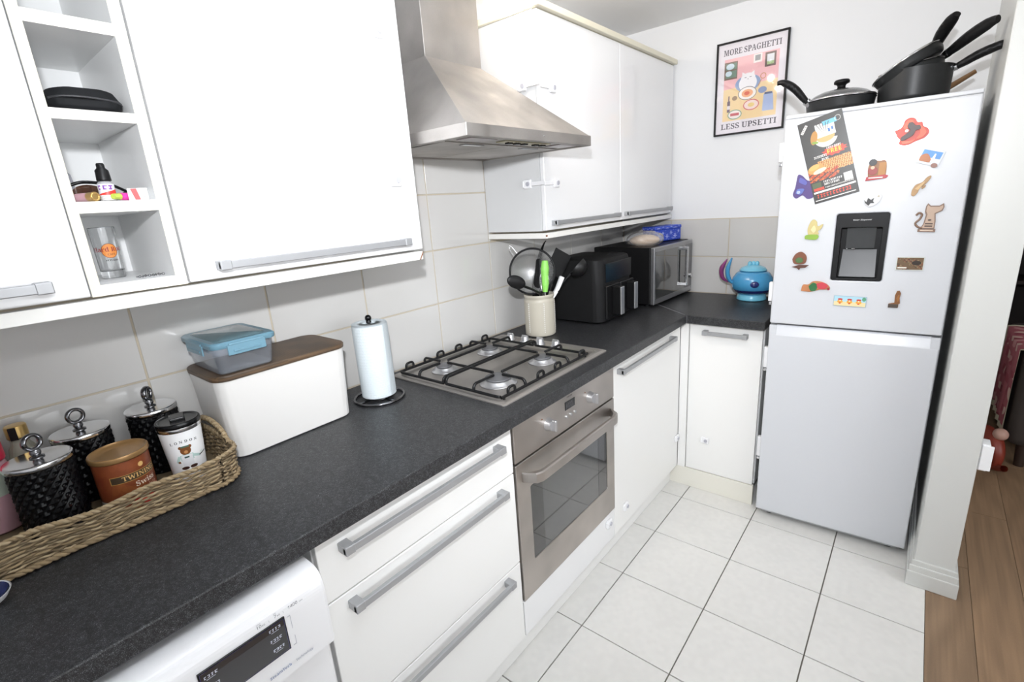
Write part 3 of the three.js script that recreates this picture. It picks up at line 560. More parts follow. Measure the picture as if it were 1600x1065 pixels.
// ------------------------------------------------------------------ woven tray and what stands in it
{
  const cx = -0.832, cz = 0.155, W = 0.465, D = 0.272;
  const t = thing('woven_tray', 'long rectangular seagrass tray holding canisters and a cup', 'tray', [cx, YW, cz]);
  const straw = [[0.27, 0.195, 0.105], [0.21, 0.15, 0.082], [0.34, 0.26, 0.155], [0.15, 0.108, 0.06]].map((c) => std(lin(...c), 0.85));
  const base = rrect(W, D, 0.05, 0, 0, 0, 10).reverse();
  // even walk round the outline
  const cur = new THREE.CatmullRomCurve3(base, true, 'catmullrom', 0.2), N = 300;
  const P = cur.getSpacedPoints(N).slice(0, N);
  const out = P.map((p, i) => { const a = P[(i + 1) % N], b = P[(i + N - 1) % N], d = a.clone().sub(b).normalize(); return V(-d.z, 0, d.x).multiplyScalar(-1); });
  const sgn = out[0].dot(P[0]) > 0 ? 1 : -1;
  const low = (i, ph) => Math.sin(i / N * 2 * PI * 5 + ph) * 0.5 + Math.sin(i / N * 2 * PI * 9 + ph * 2.3) * 0.5;
  const rows = 14;
  for (let r = 0; r < rows; r++) {
    const pts = [];
    for (let i = 0; i < N; i++) {
      const f = r / (rows - 1), w = Math.sin(i * PI / 3.5 + (r % 2) * PI + Math.sin(i * 0.31 + r) * 0.7) * 0.0026 + low(i, 0.7) * 0.0055 + f * 0.006;
      pts.push(P[i].clone().addScaledVector(out[i], sgn * w).setY(0.005 + r * 0.00445 + low(i, 2.1) * 0.0045 * f + Math.sin(i * 1.3 + r * 2.7) * 0.0009 + Math.sin(i * 0.23 + r * 1.7) * 0.0009));
    }
    part(t, 'woven_strand', tube(pts, 0.0025, N * 1, 6, true), straw[r % 4]);
  }
  const twist = (path, n, rad, off, turns, mats, closed) => { for (let s = 0; s < 2; s++) { const c = []; for (let i = 0; i < n; i++) { const p = path(i / (closed ? n : n - 1)), a = i / n * turns * 2 * PI + s * PI; c.push(p.p.clone().addScaledVector(p.o, Math.cos(a) * off).addScaledVector(p.u || V(0, 1, 0), Math.sin(a) * off)); } part(t, 'rim_cord', tube(c, rad, n, 6, closed), mats[s]); } };
  twist((u) => { const i = Math.floor(u * N) % N; return { p: P[i].clone().addScaledVector(out[i], sgn * (low(i, 0.7) * 0.0045 + 0.007)).setY(0.0675 + low(i, 2.1) * 0.0045), o: out[i] }; }, N, 0.0034, 0.0026, 75, [straw[0], straw[2]], true);
  twist((u) => { const i = Math.floor(u * N) % N; return { p: P[i].clone().addScaledVector(out[i], sgn * (0.005 + low(i, 1.7) * 0.002)).setY(0.0085), o: out[i] }; }, N, 0.0036, 0.0026, 60, [straw[1], straw[0]], true);
  for (const s of [1, -1]) twist((u) => { const a = PI * u; return { p: V(s * (W / 2 + 0.004), 0.066 + 0.034 * Math.sin(a), -0.025 + 0.085 * Math.cos(a)), o: V(s, 0, 0) }; }, 60, 0.0045, 0.003, 15, [straw[2], straw[0]], false);
  part(t, 'base_mat', metre(rloft([[0.001, W - 0.004, D - 0.004, 0.05], [0.0065, W - 0.006, D - 0.006, 0.05]], 0, 0)), straw[3]);
}
const TY = YW + 0.0068;
function canister(x, z, label, turn, h = 0.134) {
  const t = thing('canister', label, 'canister', [x, TY, z], turn, 'black quilted storage canisters');
  const n = 108, m = 42, r0 = 0.0485, rings = [];
  for (let i = 0; i <= m; i++) { const ring = []; for (let k = 0; k < n; k++) { const a = k / n * 2 * PI, u = k / n * 36, v = i / m * 14; const d = Math.abs(((u + v) % 2 + 2) % 2 - 1) , e = Math.abs(((u - v) % 2 + 2) % 2 - 1); const rad = r0 - 0.0016 + 0.0016 * Math.min(d, e) * 2 * (i === 0 || i === m ? 0 : 1); ring.push(V(Math.sin(a) * rad, 0.0005 + i / m * h, Math.cos(a) * rad)); } rings.push(ring); }
  part(t, 'jar', loft(rings, true, true, 0.25), phy(lin(0.003, 0.003, 0.0035), 0.28, { specularIntensity: 0.35 }), 'black quilted jar');
  const l = part(t, 'lid', lathe([[0, h], [0.049, h], [0.0505, h + 0.003], [0.0505, h + 0.009], [0.049, h + 0.0115], [0.046, h + 0.0122], [0, h + 0.0125]], 44), M.chrome, 'polished silver lid');
  part(l, 'knob', merge(lathe([[0.011, h + 0.012], [0.0115, h + 0.014], [0.006, h + 0.017], [0.005, h + 0.0195]], 20), ball(0.0085, 0, h + 0.0225, 0), new THREE.TorusGeometry(0.0135, 0.0038, 10, 30).scale(1, 1, 1.5).translate(0, h + 0.043, 0)), M.smoke, 'dark chrome ring knob');
}
canister(-0.893, 0.172, 'black quilted canister with silver lid beside the gold lidded tin', 0.5);
canister(-0.815, 0.078, 'black quilted canister with silver lid between tray back and tin', 0.25);
canister(-0.687, 0.074, 'black quilted canister with silver lid behind the white cup', 0.9, 0.138);
const facing = (x, z) => Math.atan2(camera.position.x - x, camera.position.z - z);
{ // cocoa tin
  const x = -0.782, z = 0.19, t = thing('drinks_tin', 'brown cocoa tin with gold plastic lid in the woven tray', 'tin', [x, TY, z], facing(x, z) + PI + 0.62);
  const lab = canvasTex(1024, 384, (c, w, h) => {
    c.fillStyle = '#7a3d22'; c.fillRect(0, 0, w, h); const b = 512;
    for (let i = 0; i < 60; i++) { c.fillStyle = ['#8a4a2a', '#6a2f1a', '#93552f', '#5c2916'][i % 4]; c.globalAlpha = 0.35; c.beginPath(); c.ellipse((i * 173) % 1024, (i * 97) % 384, 60, 26, i, 0, 7); c.fill(); } c.globalAlpha = 1;
    c.fillStyle = '#3b2f22'; c.fillRect(b - 190, 110, 380, 54); c.strokeStyle = '#b08a4a'; c.lineWidth = 4; c.strokeRect(b - 190, 110, 380, 54);
    c.fillStyle = '#d8b070'; c.textAlign = 'center'; c.font = 'bold 46px serif'; c.fillText('TWININGS', b, 153);
    c.beginPath(); c.arc(b, 70, 18, 0, 7); c.fill();
    c.fillStyle = '#e9ddcb'; c.font = 'bold 52px serif'; c.fillText('Swiss', b + 10, 222); c.font = '38px serif'; c.fillStyle = '#d6a68a'; c.fillText('chocolate', b, 264);
    c.fillStyle = '#9c1f18'; c.beginPath(); c.ellipse(b + 20, 340, 120, 54, 0, 0, 7); c.fill(); c.fillStyle = '#c2402e'; c.beginPath(); c.ellipse(b + 10, 330, 70, 26, 0, 0, 7); c.fill(); c.fillStyle = '#5a120e'; c.beginPath(); c.ellipse(b + 50, 350, 50, 20, 0, 0, 7); c.fill();
    c.fillStyle = '#d9d6cf'; c.fillRect(b - 330, 300, 90, 84); c.fillStyle = '#444'; for (let i = 0; i < 6; i++) c.fillRect(b - 322, 310 + i * 12, 70, 4);
  });
  part(t, 'tin', merge(new THREE.CylinderGeometry(0.0475, 0.0475, 0.106, 48, 1, true).translate(0, 0.0538, 0)), new THREE.MeshStandardMaterial({ map: lab, roughness: 0.35 }));
  part(t, 'tin_base', cyl(0.0475, 0.0475, 0.001, 0, 0.0003, 0, 40), M.gold);
  part(t, 'lid', lathe([[0, 0.105], [0.0495, 0.105], [0.0505, 0.107], [0.0505, 0.114], [0.049, 0.1165], [0.0465, 0.1165], [0.0445, 0.110], [0.03, 0.1088], [0, 0.1085]], 44), std(lin(0.33, 0.19, 0.075), 0.28, { metalness: 0.45 }), 'gold plastic lid');
}
{ // travel cup
  const x = -0.67, z = 0.186, t = thing('travel_cup', 'white travel cup with black lid reading LONDON in the tray', 'travel cup', [x, TY, z], facing(x, z) + PI);
  const lab = canvasTex(1024, 512, (c, w, h) => {
    c.fillStyle = '#f4f4f4'; c.fillRect(0, 0, w, h); const b = 512;
    c.fillStyle = '#3a3a3a'; c.font = 'bold 34px serif'; c.textAlign = 'center'; [...'LONDON'].forEach((l, i) => c.fillText(l, b - 100 + i * 40, 120 - Math.sin(i / 5 * PI) * 12));
    // a plain brown bear shape in pale work clothes with a tray
    c.fillStyle = '#7a4a26'; c.beginPath(); c.arc(b, 190, 44, 0, 7); c.fill(); c.beginPath(); c.arc(b - 38, 156, 16, 0, 7); c.arc(b + 38, 156, 16, 0, 7); c.fill();
    c.fillStyle = '#4b6b5c'; c.fillRect(b - 34, 142, 68, 16); c.fillStyle = '#c08a58'; c.beginPath(); c.arc(b, 204, 16, 0, 7); c.fill();
    c.fillStyle = '#b9d2cc'; c.fillRect(b - 56, 230, 112, 60); c.fillStyle = '#e8e8ea'; c.fillRect(b - 48, 236, 96, 120); c.fillStyle = '#2c4a44'; c.fillRect(b - 22, 250, 40, 16);
    c.fillStyle = '#b9d2cc'; c.save(); c.translate(b + 54, 240); c.rotate(0.4); c.fillRect(0, 0, 80, 26); c.restore(); c.save(); c.translate(b - 60, 240); c.rotate(2.0); c.fillRect(0, -13, 70, 26); c.restore();
    c.fillStyle = '#222'; c.save(); c.translate(b + 110, 276); c.rotate(-0.2); c.fillRect(0, 0, 90, 10); c.fillStyle = '#dfe6e2'; c.fillRect(14, -26, 40, 26); c.restore();
    c.fillStyle = '#7a4a26'; c.fillRect(b - 84, 290, 22, 20); c.fillStyle = '#3a2018'; c.beginPath(); c.ellipse(b - 36, 366, 34, 16, 0, 0, 7); c.ellipse(b + 40, 362, 34, 16, 0, 0, 7); c.fill();
  });
  part(t, 'cup', new THREE.CylinderGeometry(0.0405, 0.032, 0.1195, 48, 1, true).translate(0, 0.0602, 0), new THREE.MeshStandardMaterial({ map: lab, roughness: 0.35 }), 'white printed cup');
  part(t, 'cup_base', cyl(0.032, 0.032, 0.0015, 0, 0.0003, 0, 36), M.white);
  part(t, 'steel_collar', lathe([[0.0405, 0.119], [0.0418, 0.1205], [0.0418, 0.1285], [0.04, 0.1295]], 44), M.chrome, 'steel collar');
  part(t, 'lid', merge(lathe([[0, 0.128], [0.0422, 0.128], [0.0428, 0.131], [0.0425, 0.137], [0.0405, 0.139], [0.037, 0.1385], [0.035, 0.1365], [0, 0.136]], 44), box(-0.014, 0.014, 0.1355, 0.142, -0.006, 0.03, 0.002)), M.blackGloss, 'black drinking lid');
}
{ // jar with red lid and small bottle, at the edge of view
  const t = thing('spread_jar', 'jar with red lid behind the black canisters at the tray end', 'jar', [-0.966, TY, 0.078]);
  part(t, 'jar', lathe([[0, 0.0005], [0.036, 0.001], [0.04, 0.006], [0.04, 0.12], [0.036, 0.133], [0.034, 0.137], [0, 0.137]], 36), phy(lin(0.55, 0.32, 0.36), 0.2, { clearcoat: 0.6 }), 'pinkish jar');
  part(t, 'label_band', new THREE.CylinderGeometry(0.0404, 0.0404, 0.05, 40, 1, true).translate(0, 0.1, 0), std(lin(0.45, 0.5, 0.42), 0.5));
  part(t, 'lid', lathe([[0, 0.1375], [0.037, 0.1375], [0.038, 0.14], [0.038, 0.168], [0.036, 0.1705], [0, 0.171]], 36), M.red, 'red lid');
  const u = thing('bottle', 'small clear bottle with gold cap behind the black canisters', 'bottle', [-0.902, TY, 0.046]);
  part(u, 'glass', lathe([[0, 0.001], [0.022, 0.001], [0.024, 0.005], [0.024, 0.115], [0.02, 0.136], [0.0145, 0.146], [0.0145, 0.157], [0, 0.157]], 32), phy(lin(0.75, 0.72, 0.6), 0.08, { transmission: 0.7, thickness: 0.02, ior: 1.4 }));
  const cp = part(u, 'cap', lathe([[0, 0.158], [0.0165, 0.158], [0.017, 0.16], [0.017, 0.182], [0.0155, 0.184], [0, 0.184]], 28), M.gold, 'gold cap');
  part(cp, 'seal', new THREE.BoxGeometry(0.012, 0.026, 0.001).translate(0, 0.17, 0.0175).rotateY(-0.4), M.black);
  const v = thing('dish', 'small white dish with navy inside beside the woven tray', 'dish', [-1.017, YW, 0.345]);
  part(v, 'bowl', lathe([[0, 0.001], [0.02, 0.001], [0.022, 0.004], [0.034, 0.012], [0.04, 0.022], [0.0385, 0.0225], [0.033, 0.014]], 36), M.cup);
  part(v, 'glaze', lathe([[0.0375, 0.0215], [0.0328, 0.0138], [0.02, 0.0062], [0, 0.006]], 36), std(lin(0.02, 0.03, 0.11), 0.25), 'navy glaze');
}

// ------------------------------------------------------------------ utensils
const UX = 0.688, UZ = 0.172;
{
  const t = thing('utensil_pot', 'cream stoneware utensil pot with dotted lines behind the hob', 'pot', [UX, YW, UZ]);
  part(t, 'pot', lathe([[0, 0.001], [0.06, 0.001], [0.0645, 0.005], [0.065, 0.02], [0.065, 0.145], [0.0635, 0.152], [0.0605, 0.155], [0.0605, 0.162], [0.064, 0.165], [0.064, 0.174], [0.062, 0.176], [0.059, 0.175], [0.0585, 0.15], [0.058, 0.01], [0, 0.009]], 48), M.stone);
  for (let c = 0; c < 6; c++) { const a = facing(UX, UZ) + 0.28 + c * PI / 3, gs = []; for (let i = 0; i < 15; i++) gs.push(ball(0.0021, UX * 0 + Math.sin(a) * 0.065, 0.022 + i * 0.0085, Math.cos(a) * 0.065, 8, 6)); part(t, 'dot_row', merge(...gs), M.white, 'raised white dots'); }
}
{ // sieve, its rim turned towards the room
  const t = thing('sieve', 'round wire mesh sieve with black rim standing in the pot', 'sieve', [0.672, 1.17, 0.155], facing(0.68, 0.15) - 0.1);
  const tilt = (g) => g.rotateX(-0.15);
  part(t, 'rim', tilt(new THREE.TorusGeometry(0.094, 0.0042, 10, 64)), M.black);
  const n = 256, a = lattice(n, 8);
  const mesh = tex(64, (x, y) => ((x % 8) < 2 || (y % 8) < 2 ? 255 : 0)); mesh.repeat.set(11, 5);
  const mm = std(lin(0.5, 0.5, 0.5), 0.35, { metalness: 0.8, alphaMap: mesh, transparent: true, side: THREE.DoubleSide });
  part(t, 'mesh_bowl', tilt(new THREE.SphereGeometry(0.11, 40, 14, 0, 2 * PI, 0, 1.02).rotateX(-PI / 2).translate(0, 0, 0.0575)), mm, 'fine steel mesh');
  part(t, 'hook', tilt(tube([[-0.06, 0.078, 0], [-0.085, 0.11, 0.004], [-0.09, 0.095, 0.006], [-0.075, 0.07, 0]], 0.0016, 20, 6)), M.chrome);
  part(t, 'handle', taper([[0.05, -0.085, -0.003], [0.045, -0.15, 0.004], [0.035, -0.22, 0.01]], [0.006, 0.008, 0.007], 16, 10), M.black);
}
function utensil(name, label, cat, build, pts, mat = M.black) {
  const t = thing(name, label, cat, [UX, YW + 0.012, UZ]);
  build(t); return t;
}
const PB = (x, y, z) => [x - UX, y - YW - 0.012, z - UZ];
utensil('serving_spoon', 'black nylon spoon hanging out of the pot beside the hob', 'spoon', (t) => {
  part(t, 'handle', taper([PB(0.70, 1.0, 0.19), PB(0.66, 1.07, 0.21), PB(0.6, 1.105, 0.22), PB(0.53, 1.135, 0.22), PB(0.505, 1.147, 0.22)], [0.006, 0.006, 0.005, 0.006], 20, 10), M.black);
  part(t, 'bowl', new THREE.SphereGeometry(1, 20, 12).scale(0.04, 0.025, 0.009).rotateZ(-0.42).rotateY(-0.5).translate(...PB(0.482, 1.159, 0.222)), M.black);
});
utensil('peeler', 'bright green handled kitchen tool standing in the pot', 'kitchen tool', (t) => {
  part(t, 'handle', taper([PB(0.66, 1.09, 0.225), PB(0.664, 1.12, 0.225), PB(0.668, 1.155, 0.222), PB(0.674, 1.2, 0.22), PB(0.676, 1.216, 0.22)], [0.01, 0.0145, 0.0145, 0.0175, 0.012], 28, 12, 1.0), std(lin(0.27, 0.68, 0.12), 0.4), 'bright green handle');
  part(t, 'stem', tube([PB(0.685, 0.93, 0.19), PB(0.66, 1.092, 0.225)], 0.004, 4, 8), M.chrome);
});
utensil('spatula', 'black slotted turner above the green handle', 'spatula', (t) => {
  part(t, 'blade', new RoundedBoxGeometry(0.085, 0.11, 0.004, 2, 0.0018).rotateZ(-0.55).rotateY(-0.5).translate(...PB(0.815, 1.185, 0.19)), M.black);
  part(t, 'handle', taper([PB(0.70, 0.925, 0.17), PB(0.735, 1.05, 0.175), PB(0.785, 1.14, 0.185)], [0.006, 0.006, 0.005], 16, 10), M.black);
});
utensil('serving_spoon', 'white handled spoon leaning over the pot edge', 'kitchen tool', (t) => {
  part(t, 'handle', taper([PB(0.70, 1.02, 0.2), PB(0.745, 1.085, 0.225), PB(0.772, 1.135, 0.235)], [0.009, 0.011, 0.013], 14, 12, 0.7), M.white);
  part(t, 'hole', cyl(0.0035, 0.0035, 0.003, 0, 0, 0, 12).rotateX(PI / 2).translate(...PB(0.742, 1.078, 0.234)), M.black);
});
utensil('whisk', 'steel wire whisk standing in the cream pot', 'whisk', (t) => {
  const g = []; for (let k = 0; k < 4; k++) { const a = k / 4 * PI, c = Math.cos(a) * 0.017, s = Math.sin(a) * 0.017; g.push(tube([PB(0.685, 1.07, 0.195), PB(0.69 + c, 1.12, 0.2 + s), PB(0.695 + c * 0.9, 1.155, 0.2 + s * 0.9), PB(0.697, 1.172, 0.2), PB(0.695 - c * 0.9, 1.155, 0.2 - s * 0.9), PB(0.69 - c, 1.12, 0.2 - s), PB(0.685, 1.07, 0.195)], 0.0012, 36, 5)); }
  part(t, 'wires', merge(...g), M.chrome); part(t, 'handle', taper([PB(0.68, 0.93, 0.18), PB(0.685, 1.07, 0.195)], [0.006, 0.005], 6, 10), M.chrome);
});
utensil('ladle', 'black nylon ladle beside the air fryer in the pot', 'ladle', (t) => {
  part(t, 'bowl', new THREE.SphereGeometry(0.046, 24, 12, 0, 2 * PI, 0, PI / 2).rotateX(2.3).rotateY(0.4).translate(...PB(0.872, 1.165, 0.245)), new THREE.MeshStandardMaterial({ color: lin(0.006, 0.006, 0.0065), roughness: 0.45, side: THREE.DoubleSide }));
  part(t, 'handle', taper([PB(0.71, 0.93, 0.18), PB(0.765, 1.06, 0.2), PB(0.848, 1.145, 0.235)], [0.006, 0.006, 0.006], 16, 10), M.black);
});
utensil('tongs', 'black pointed tongs rising above the sieve', 'tongs', (t) => {
  part(t, 'arm', taper([PB(0.67, 0.93, 0.15), PB(0.715, 1.13, 0.14), PB(0.75, 1.22, 0.14), PB(0.785, 1.272, 0.14), PB(0.8, 1.283, 0.14)], [0.006, 0.009, 0.02, 0.012, 0.003], 28, 10, 0.35), M.black);
  part(t, 'arm', taper([PB(0.67, 0.93, 0.16), PB(0.7, 1.1, 0.155), PB(0.715, 1.17, 0.155), PB(0.725, 1.215, 0.15)], [0.006, 0.01, 0.022, 0.012], 20, 10, 0.35), M.black);
});

// ------------------------------------------------------------------ air fryer, microwave and what lies on it
{
  const x0 = 0.905, x1 = 1.215, z0 = 0.07, z1 = 0.343, cx = (x0 + x1) / 2, cz = (z0 + z1) / 2, w = x1 - x0, d = z1 - z0;
  const t = thing('air_fryer', 'black air fryer with two drawers beside the utensil pot', 'air fryer', [cx, YW, cz]);
  part(t, 'body', rloft([[0.006, w - 0.02, d - 0.02, 0.04], [0.012, w, d, 0.045], [0.16, w, d, 0.045], [0.27, w - 0.004, d - 0.006, 0.045], [0.285, w - 0.014, d - 0.016, 0.042], [0.291, w - 0.04, d - 0.04, 0.035]], 0, 0, true, true, 8), M.blackMatt);
  part(t, 'control_screen', box(-w / 2 + 0.045, w / 2 - 0.02, 0.185, 0.268, d / 2 - 0.004, d / 2 + 0.0015, 0.001), M.blackGloss, 'glossy black control screen');
  for (const sx of [-1, 1]) {
    const c = 0.015 + sx * 0.068;
    const dr = part(t, 'drawer', box(c - 0.064, c + 0.064, 0.02, 0.172, d / 2 - 0.01, d / 2 + 0.01, 0.006), M.black);
    part(dr, 'handle', box(c - 0.017, c + 0.017, 0.035, 0.165, d / 2 + 0.008, d / 2 + 0.052, 0.006), M.black);
    part(dr, 'handle_trim', box(c - 0.0165, c + 0.0165, 0.038, 0.162, d / 2 + 0.05, d / 2 + 0.0545, 0.002), M.knob, 'silver handle strip');
  }
  for (const [a, b] of [[-1, -1], [1, -1], [-1, 1], [1, 1]]) part(t, 'foot', cyl(0.012, 0.012, 0.008, a * (w / 2 - 0.05), 0.0005, b * (d / 2 - 0.05), 16), M.black);
  const lg = canvasTex(128, 48, (c, w2, h2) => { c.clearRect(0, 0, w2, h2); c.fillStyle = '#8d8d90'; scribble(c, 8, 12, 110, 24, 5); });
  part(t, 'lettering', new THREE.PlaneGeometry(0.035, 0.012).rotateX(-PI / 2).translate(0.05, 0.2916, 0.07), new THREE.MeshStandardMaterial({ map: lg, transparent: true, roughness: 0.5 }));
}
{
  const t = thing('microwave', 'black microwave with mirrored door under the corner wall cupboard', 'microwave', [1.552, YW, 0.235], -0.045);
  const w = 0.452, h = 0.284, d = 0.32, yb = 0.014;
  part(t, 'casing', box(-w / 2, w / 2, yb, yb + h, -d / 2 + 0.0, d / 2, 0.006), M.black);
  const dr = part(t, 'door', box(-w / 2, w / 2, yb + 0.002, yb + h - 0.002, d / 2 + 0.001, d / 2 + 0.022, 0.004), std(lin(0.35, 0.35, 0.36), 0.3, { metalness: 0.8 }), 'silver edged microwave door');
  part(dr, 'door_glass', box(-w / 2 + 0.012, w / 2 - 0.095, yb + 0.03, yb + h - 0.022, d / 2 + 0.0215, d / 2 + 0.0235), phy(lin(0.03, 0.032, 0.033), 0.05, { clearcoat: 1, clearcoatRoughness: 0.02, ior: 2.0 }), 'mirrored dark door glass');
  part(dr, 'control_panel', box(w / 2 - 0.092, w / 2 - 0.006, yb + 0.03, yb + h - 0.022, d / 2 + 0.0215, d / 2 + 0.0235), std(lin(0.2, 0.2, 0.21), 0.25, { metalness: 0.7 }));
  part(dr, 'handle', merge(box(w / 2 - 0.13, w / 2 - 0.115, yb + 0.05, yb + h - 0.03, d / 2 + 0.04, d / 2 + 0.052, 0.004), box(w / 2 - 0.133, w / 2 - 0.112, yb + 0.05, yb + 0.066, d / 2 + 0.022, d / 2 + 0.05, 0.002), box(w / 2 - 0.133, w / 2 - 0.112, yb + h - 0.046, yb + h - 0.03, d / 2 + 0.022, d / 2 + 0.05, 0.002)), M.chrome, 'chrome bar handle');
  part(dr, 'dial', new THREE.CylinderGeometry(0.013, 0.015, 0.02, 24).rotateX(PI / 2).translate(w / 2 - 0.05, yb + 0.095, d / 2 + 0.033), M.chrome);
  for (const [a, b] of [[-1, -1], [1, -1], [-1, 1], [1, 1]]) part(t, 'foot', cyl(0.014, 0.014, 0.014, a * 0.18, 0.0005, b * 0.12, 14), M.black);
}
const MT = YW + 0.299;
{
  const t = thing('gift_box', 'blue box with white snowflake print on the microwave', 'box', [1.655, MT, 0.30], -0.33);
  const snow = canvasTex(512, 160, (c, w, h) => {
    c.fillStyle = '#2746b8'; c.fillRect(0, 0, w, h); c.strokeStyle = '#e8eefc'; c.fillStyle = '#e8eefc';
    for (const [x, y, r] of [[60, 90, 34], [150, 50, 20], [230, 100, 30], [310, 50, 24], [390, 100, 32], [460, 40, 20], [110, 130, 14], [350, 130, 14]]) { c.lineWidth = r / 7; for (let k = 0; k < 6; k++) { const a = k * PI / 3; c.beginPath(); c.moveTo(x, y); c.lineTo(x + Math.cos(a) * r, y + Math.sin(a) * r); c.stroke(); c.beginPath(); c.arc(x + Math.cos(a) * r, y + Math.sin(a) * r, r / 8, 0, 7); c.fill(); } }
    for (let i = 0; i < 40; i++) { c.beginPath(); c.arc((i * 131) % w, (i * 71) % h, 3, 0, 7); c.fill(); }
  });
  const m = new THREE.MeshStandardMaterial({ map: snow, roughness: 0.45 });
  part(t, 'tin_box', new RoundedBoxGeometry(0.2, 0.062, 0.09, 2, 0.006).translate(0, 0.0325, 0), m);
  part(t, 'lid', new RoundedBoxGeometry(0.204, 0.018, 0.094, 2, 0.005).translate(0, 0.071, 0), m);
}
{
  const t = thing('bread_bag', 'clear bag with pale bread roll on the microwave', 'bread', [1.45, MT, 0.295], 0.5);
  const g = new THREE.SphereGeometry(1, 28, 18); { const p = g.attributes.position; for (let i = 0; i < p.count; i++) { const y = p.getY(i); p.setXYZ(i, Math.sign(p.getX(i)) * Math.pow(Math.abs(p.getX(i)), 0.7) * 0.048, Math.max(y, -0.85) * 0.027 + 0.0235, p.getZ(i) * 0.075); } g.computeVertexNormals(); }
  part(t, 'roll', g, std(lin(0.68, 0.5, 0.34), 0.8), 'pale brown roll');
  const b = new THREE.SphereGeometry(1, 30, 20); { const p = b.attributes.position, a = lattice(64, 16); for (let i = 0; i < p.count; i++) { const x = p.getX(i), y = p.getY(i), z = p.getZ(i), k = 1 + 0.09 * Math.sin(x * 17 + z * 11) * Math.sin(z * 19 + y * 9); p.setXYZ(i, (x * k - 0.35) * 0.075, Math.max(y * k, -0.75) * 0.04 + 0.0305, z * k * 0.09); } b.computeVertexNormals(); }
  part(t, 'bag', b, phy(lin(0.9, 0.91, 0.93), 0.25, { transmission: 0.85, thickness: 0 }), 'clear plastic bag');
}
{ // blue jar in the corner
  const x = 1.694, z = 0.76, t = thing('cookie_jar', 'glossy blue ceramic jar with curved purple handle beside the fridge', 'jar', [x, YW, z], -PI / 2 + 0.35);
  const blue = phy(lin(0.06, 0.30, 0.55), 0.18, { clearcoat: 0.8 }), pale = phy(lin(0.16, 0.5, 0.68), 0.2, { clearcoat: 0.8 }), navy = phy(lin(0.02, 0.03, 0.16), 0.2, { clearcoat: 0.8 }), plum = phy(lin(0.24, 0.045, 0.17), 0.3);
  part(t, 'foot_ring', lathe([[0, 0.001], [0.066, 0.001], [0.07, 0.006], [0.066, 0.024], [0.06, 0.034], [0, 0.034]], 40), pale, 'pale blue foot');
  part(t, 'body', lathe([[0.058, 0.03], [0.074, 0.04], [0.093, 0.062], [0.098, 0.088], [0.091, 0.114], [0.076, 0.136], [0.06, 0.147], [0, 0.147]], 44), blue, 'round blue body');
  part(t, 'lid', lathe([[0, 0.1475], [0.062, 0.1475], [0.063, 0.151], [0.054, 0.162], [0.034, 0.172], [0.014, 0.176], [0, 0.177]], 40), pale, 'pale blue lid');
  part(t, 'lid_knob', merge(...[[-0.016, 0.004], [0, 0], [0.016, 0.003]].map(([a, b]) => new THREE.SphereGeometry(0.011, 14, 10).scale(1, 1.25, 1).translate(a, 0.18, b))), pale);
  part(t, 'painted_band', lathe([[0.0685, 0.036], [0.0785, 0.043], [0.0905, 0.057]], 44), navy, 'dark blue band');
  part(t, 'raised_dot', merge(new THREE.SphereGeometry(0.02, 20, 14).scale(1, 0.8, 0.45).translate(0, 0.09, 0.095)), navy);
  const h = part(t, 'handle', taper([[-0.078, 0.08, 0.01], [-0.105, 0.1, 0.01], [-0.118, 0.15, 0.006], [-0.1, 0.212, 0]], [0.014, 0.022, 0.023, 0.007], 24, 14, 0.5), blue, 'curved blue handle');
  part(h, 'handle_inlay', taper([[-0.112, 0.09, 0.004], [-0.138, 0.112, 0.004], [-0.146, 0.155, 0.002], [-0.122, 0.206, 0]], [0.006, 0.022, 0.024, 0.006], 20, 12, 0.5), plum, 'plum coloured inlay');
}

// ------------------------------------------------------------------ things on the open shelves
{
  const t = thing('pouch', 'black zipped pouch lying on the open shelf', 'pouch', [-0.692, 1.6448, 0.225]);
  const rings = []; for (let i = 0; i <= 14; i++) { const u = i / 14, y = u * 0.036, k = Math.sin(Math.pow(u, 0.7) * PI) * 0.22 + 0.78, ring = rrect(0.106 * (0.88 + 0.12 * Math.sin(u * PI)), 0.09 * k, 0.028, y, 0, 0, 6).reverse(); ring.forEach((p) => { if (i > 9) p.y += 0.006 * Math.cos(p.x * 26) * (i - 9) / 5 - 0.002; }); rings.push(ring); }
  part(t, 'bag', loft(rings, true, true, 1.2), phy(lin(0.008, 0.0085, 0.0095), 0.7, { specularIntensity: 0.4 }));
  part(t, 'zip', merge(tube([[-0.049, 0.02, 0.03], [-0.03, 0.0225, 0.0445], [0.01, 0.0225, 0.0455], [0.043, 0.02, 0.037], [0.0525, 0.018, 0.02]], 0.002, 30, 6)), std(lin(0.03, 0.03, 0.033), 0.5), 'black zip');
}
const S2 = 1.4982, S1 = 1.3572;
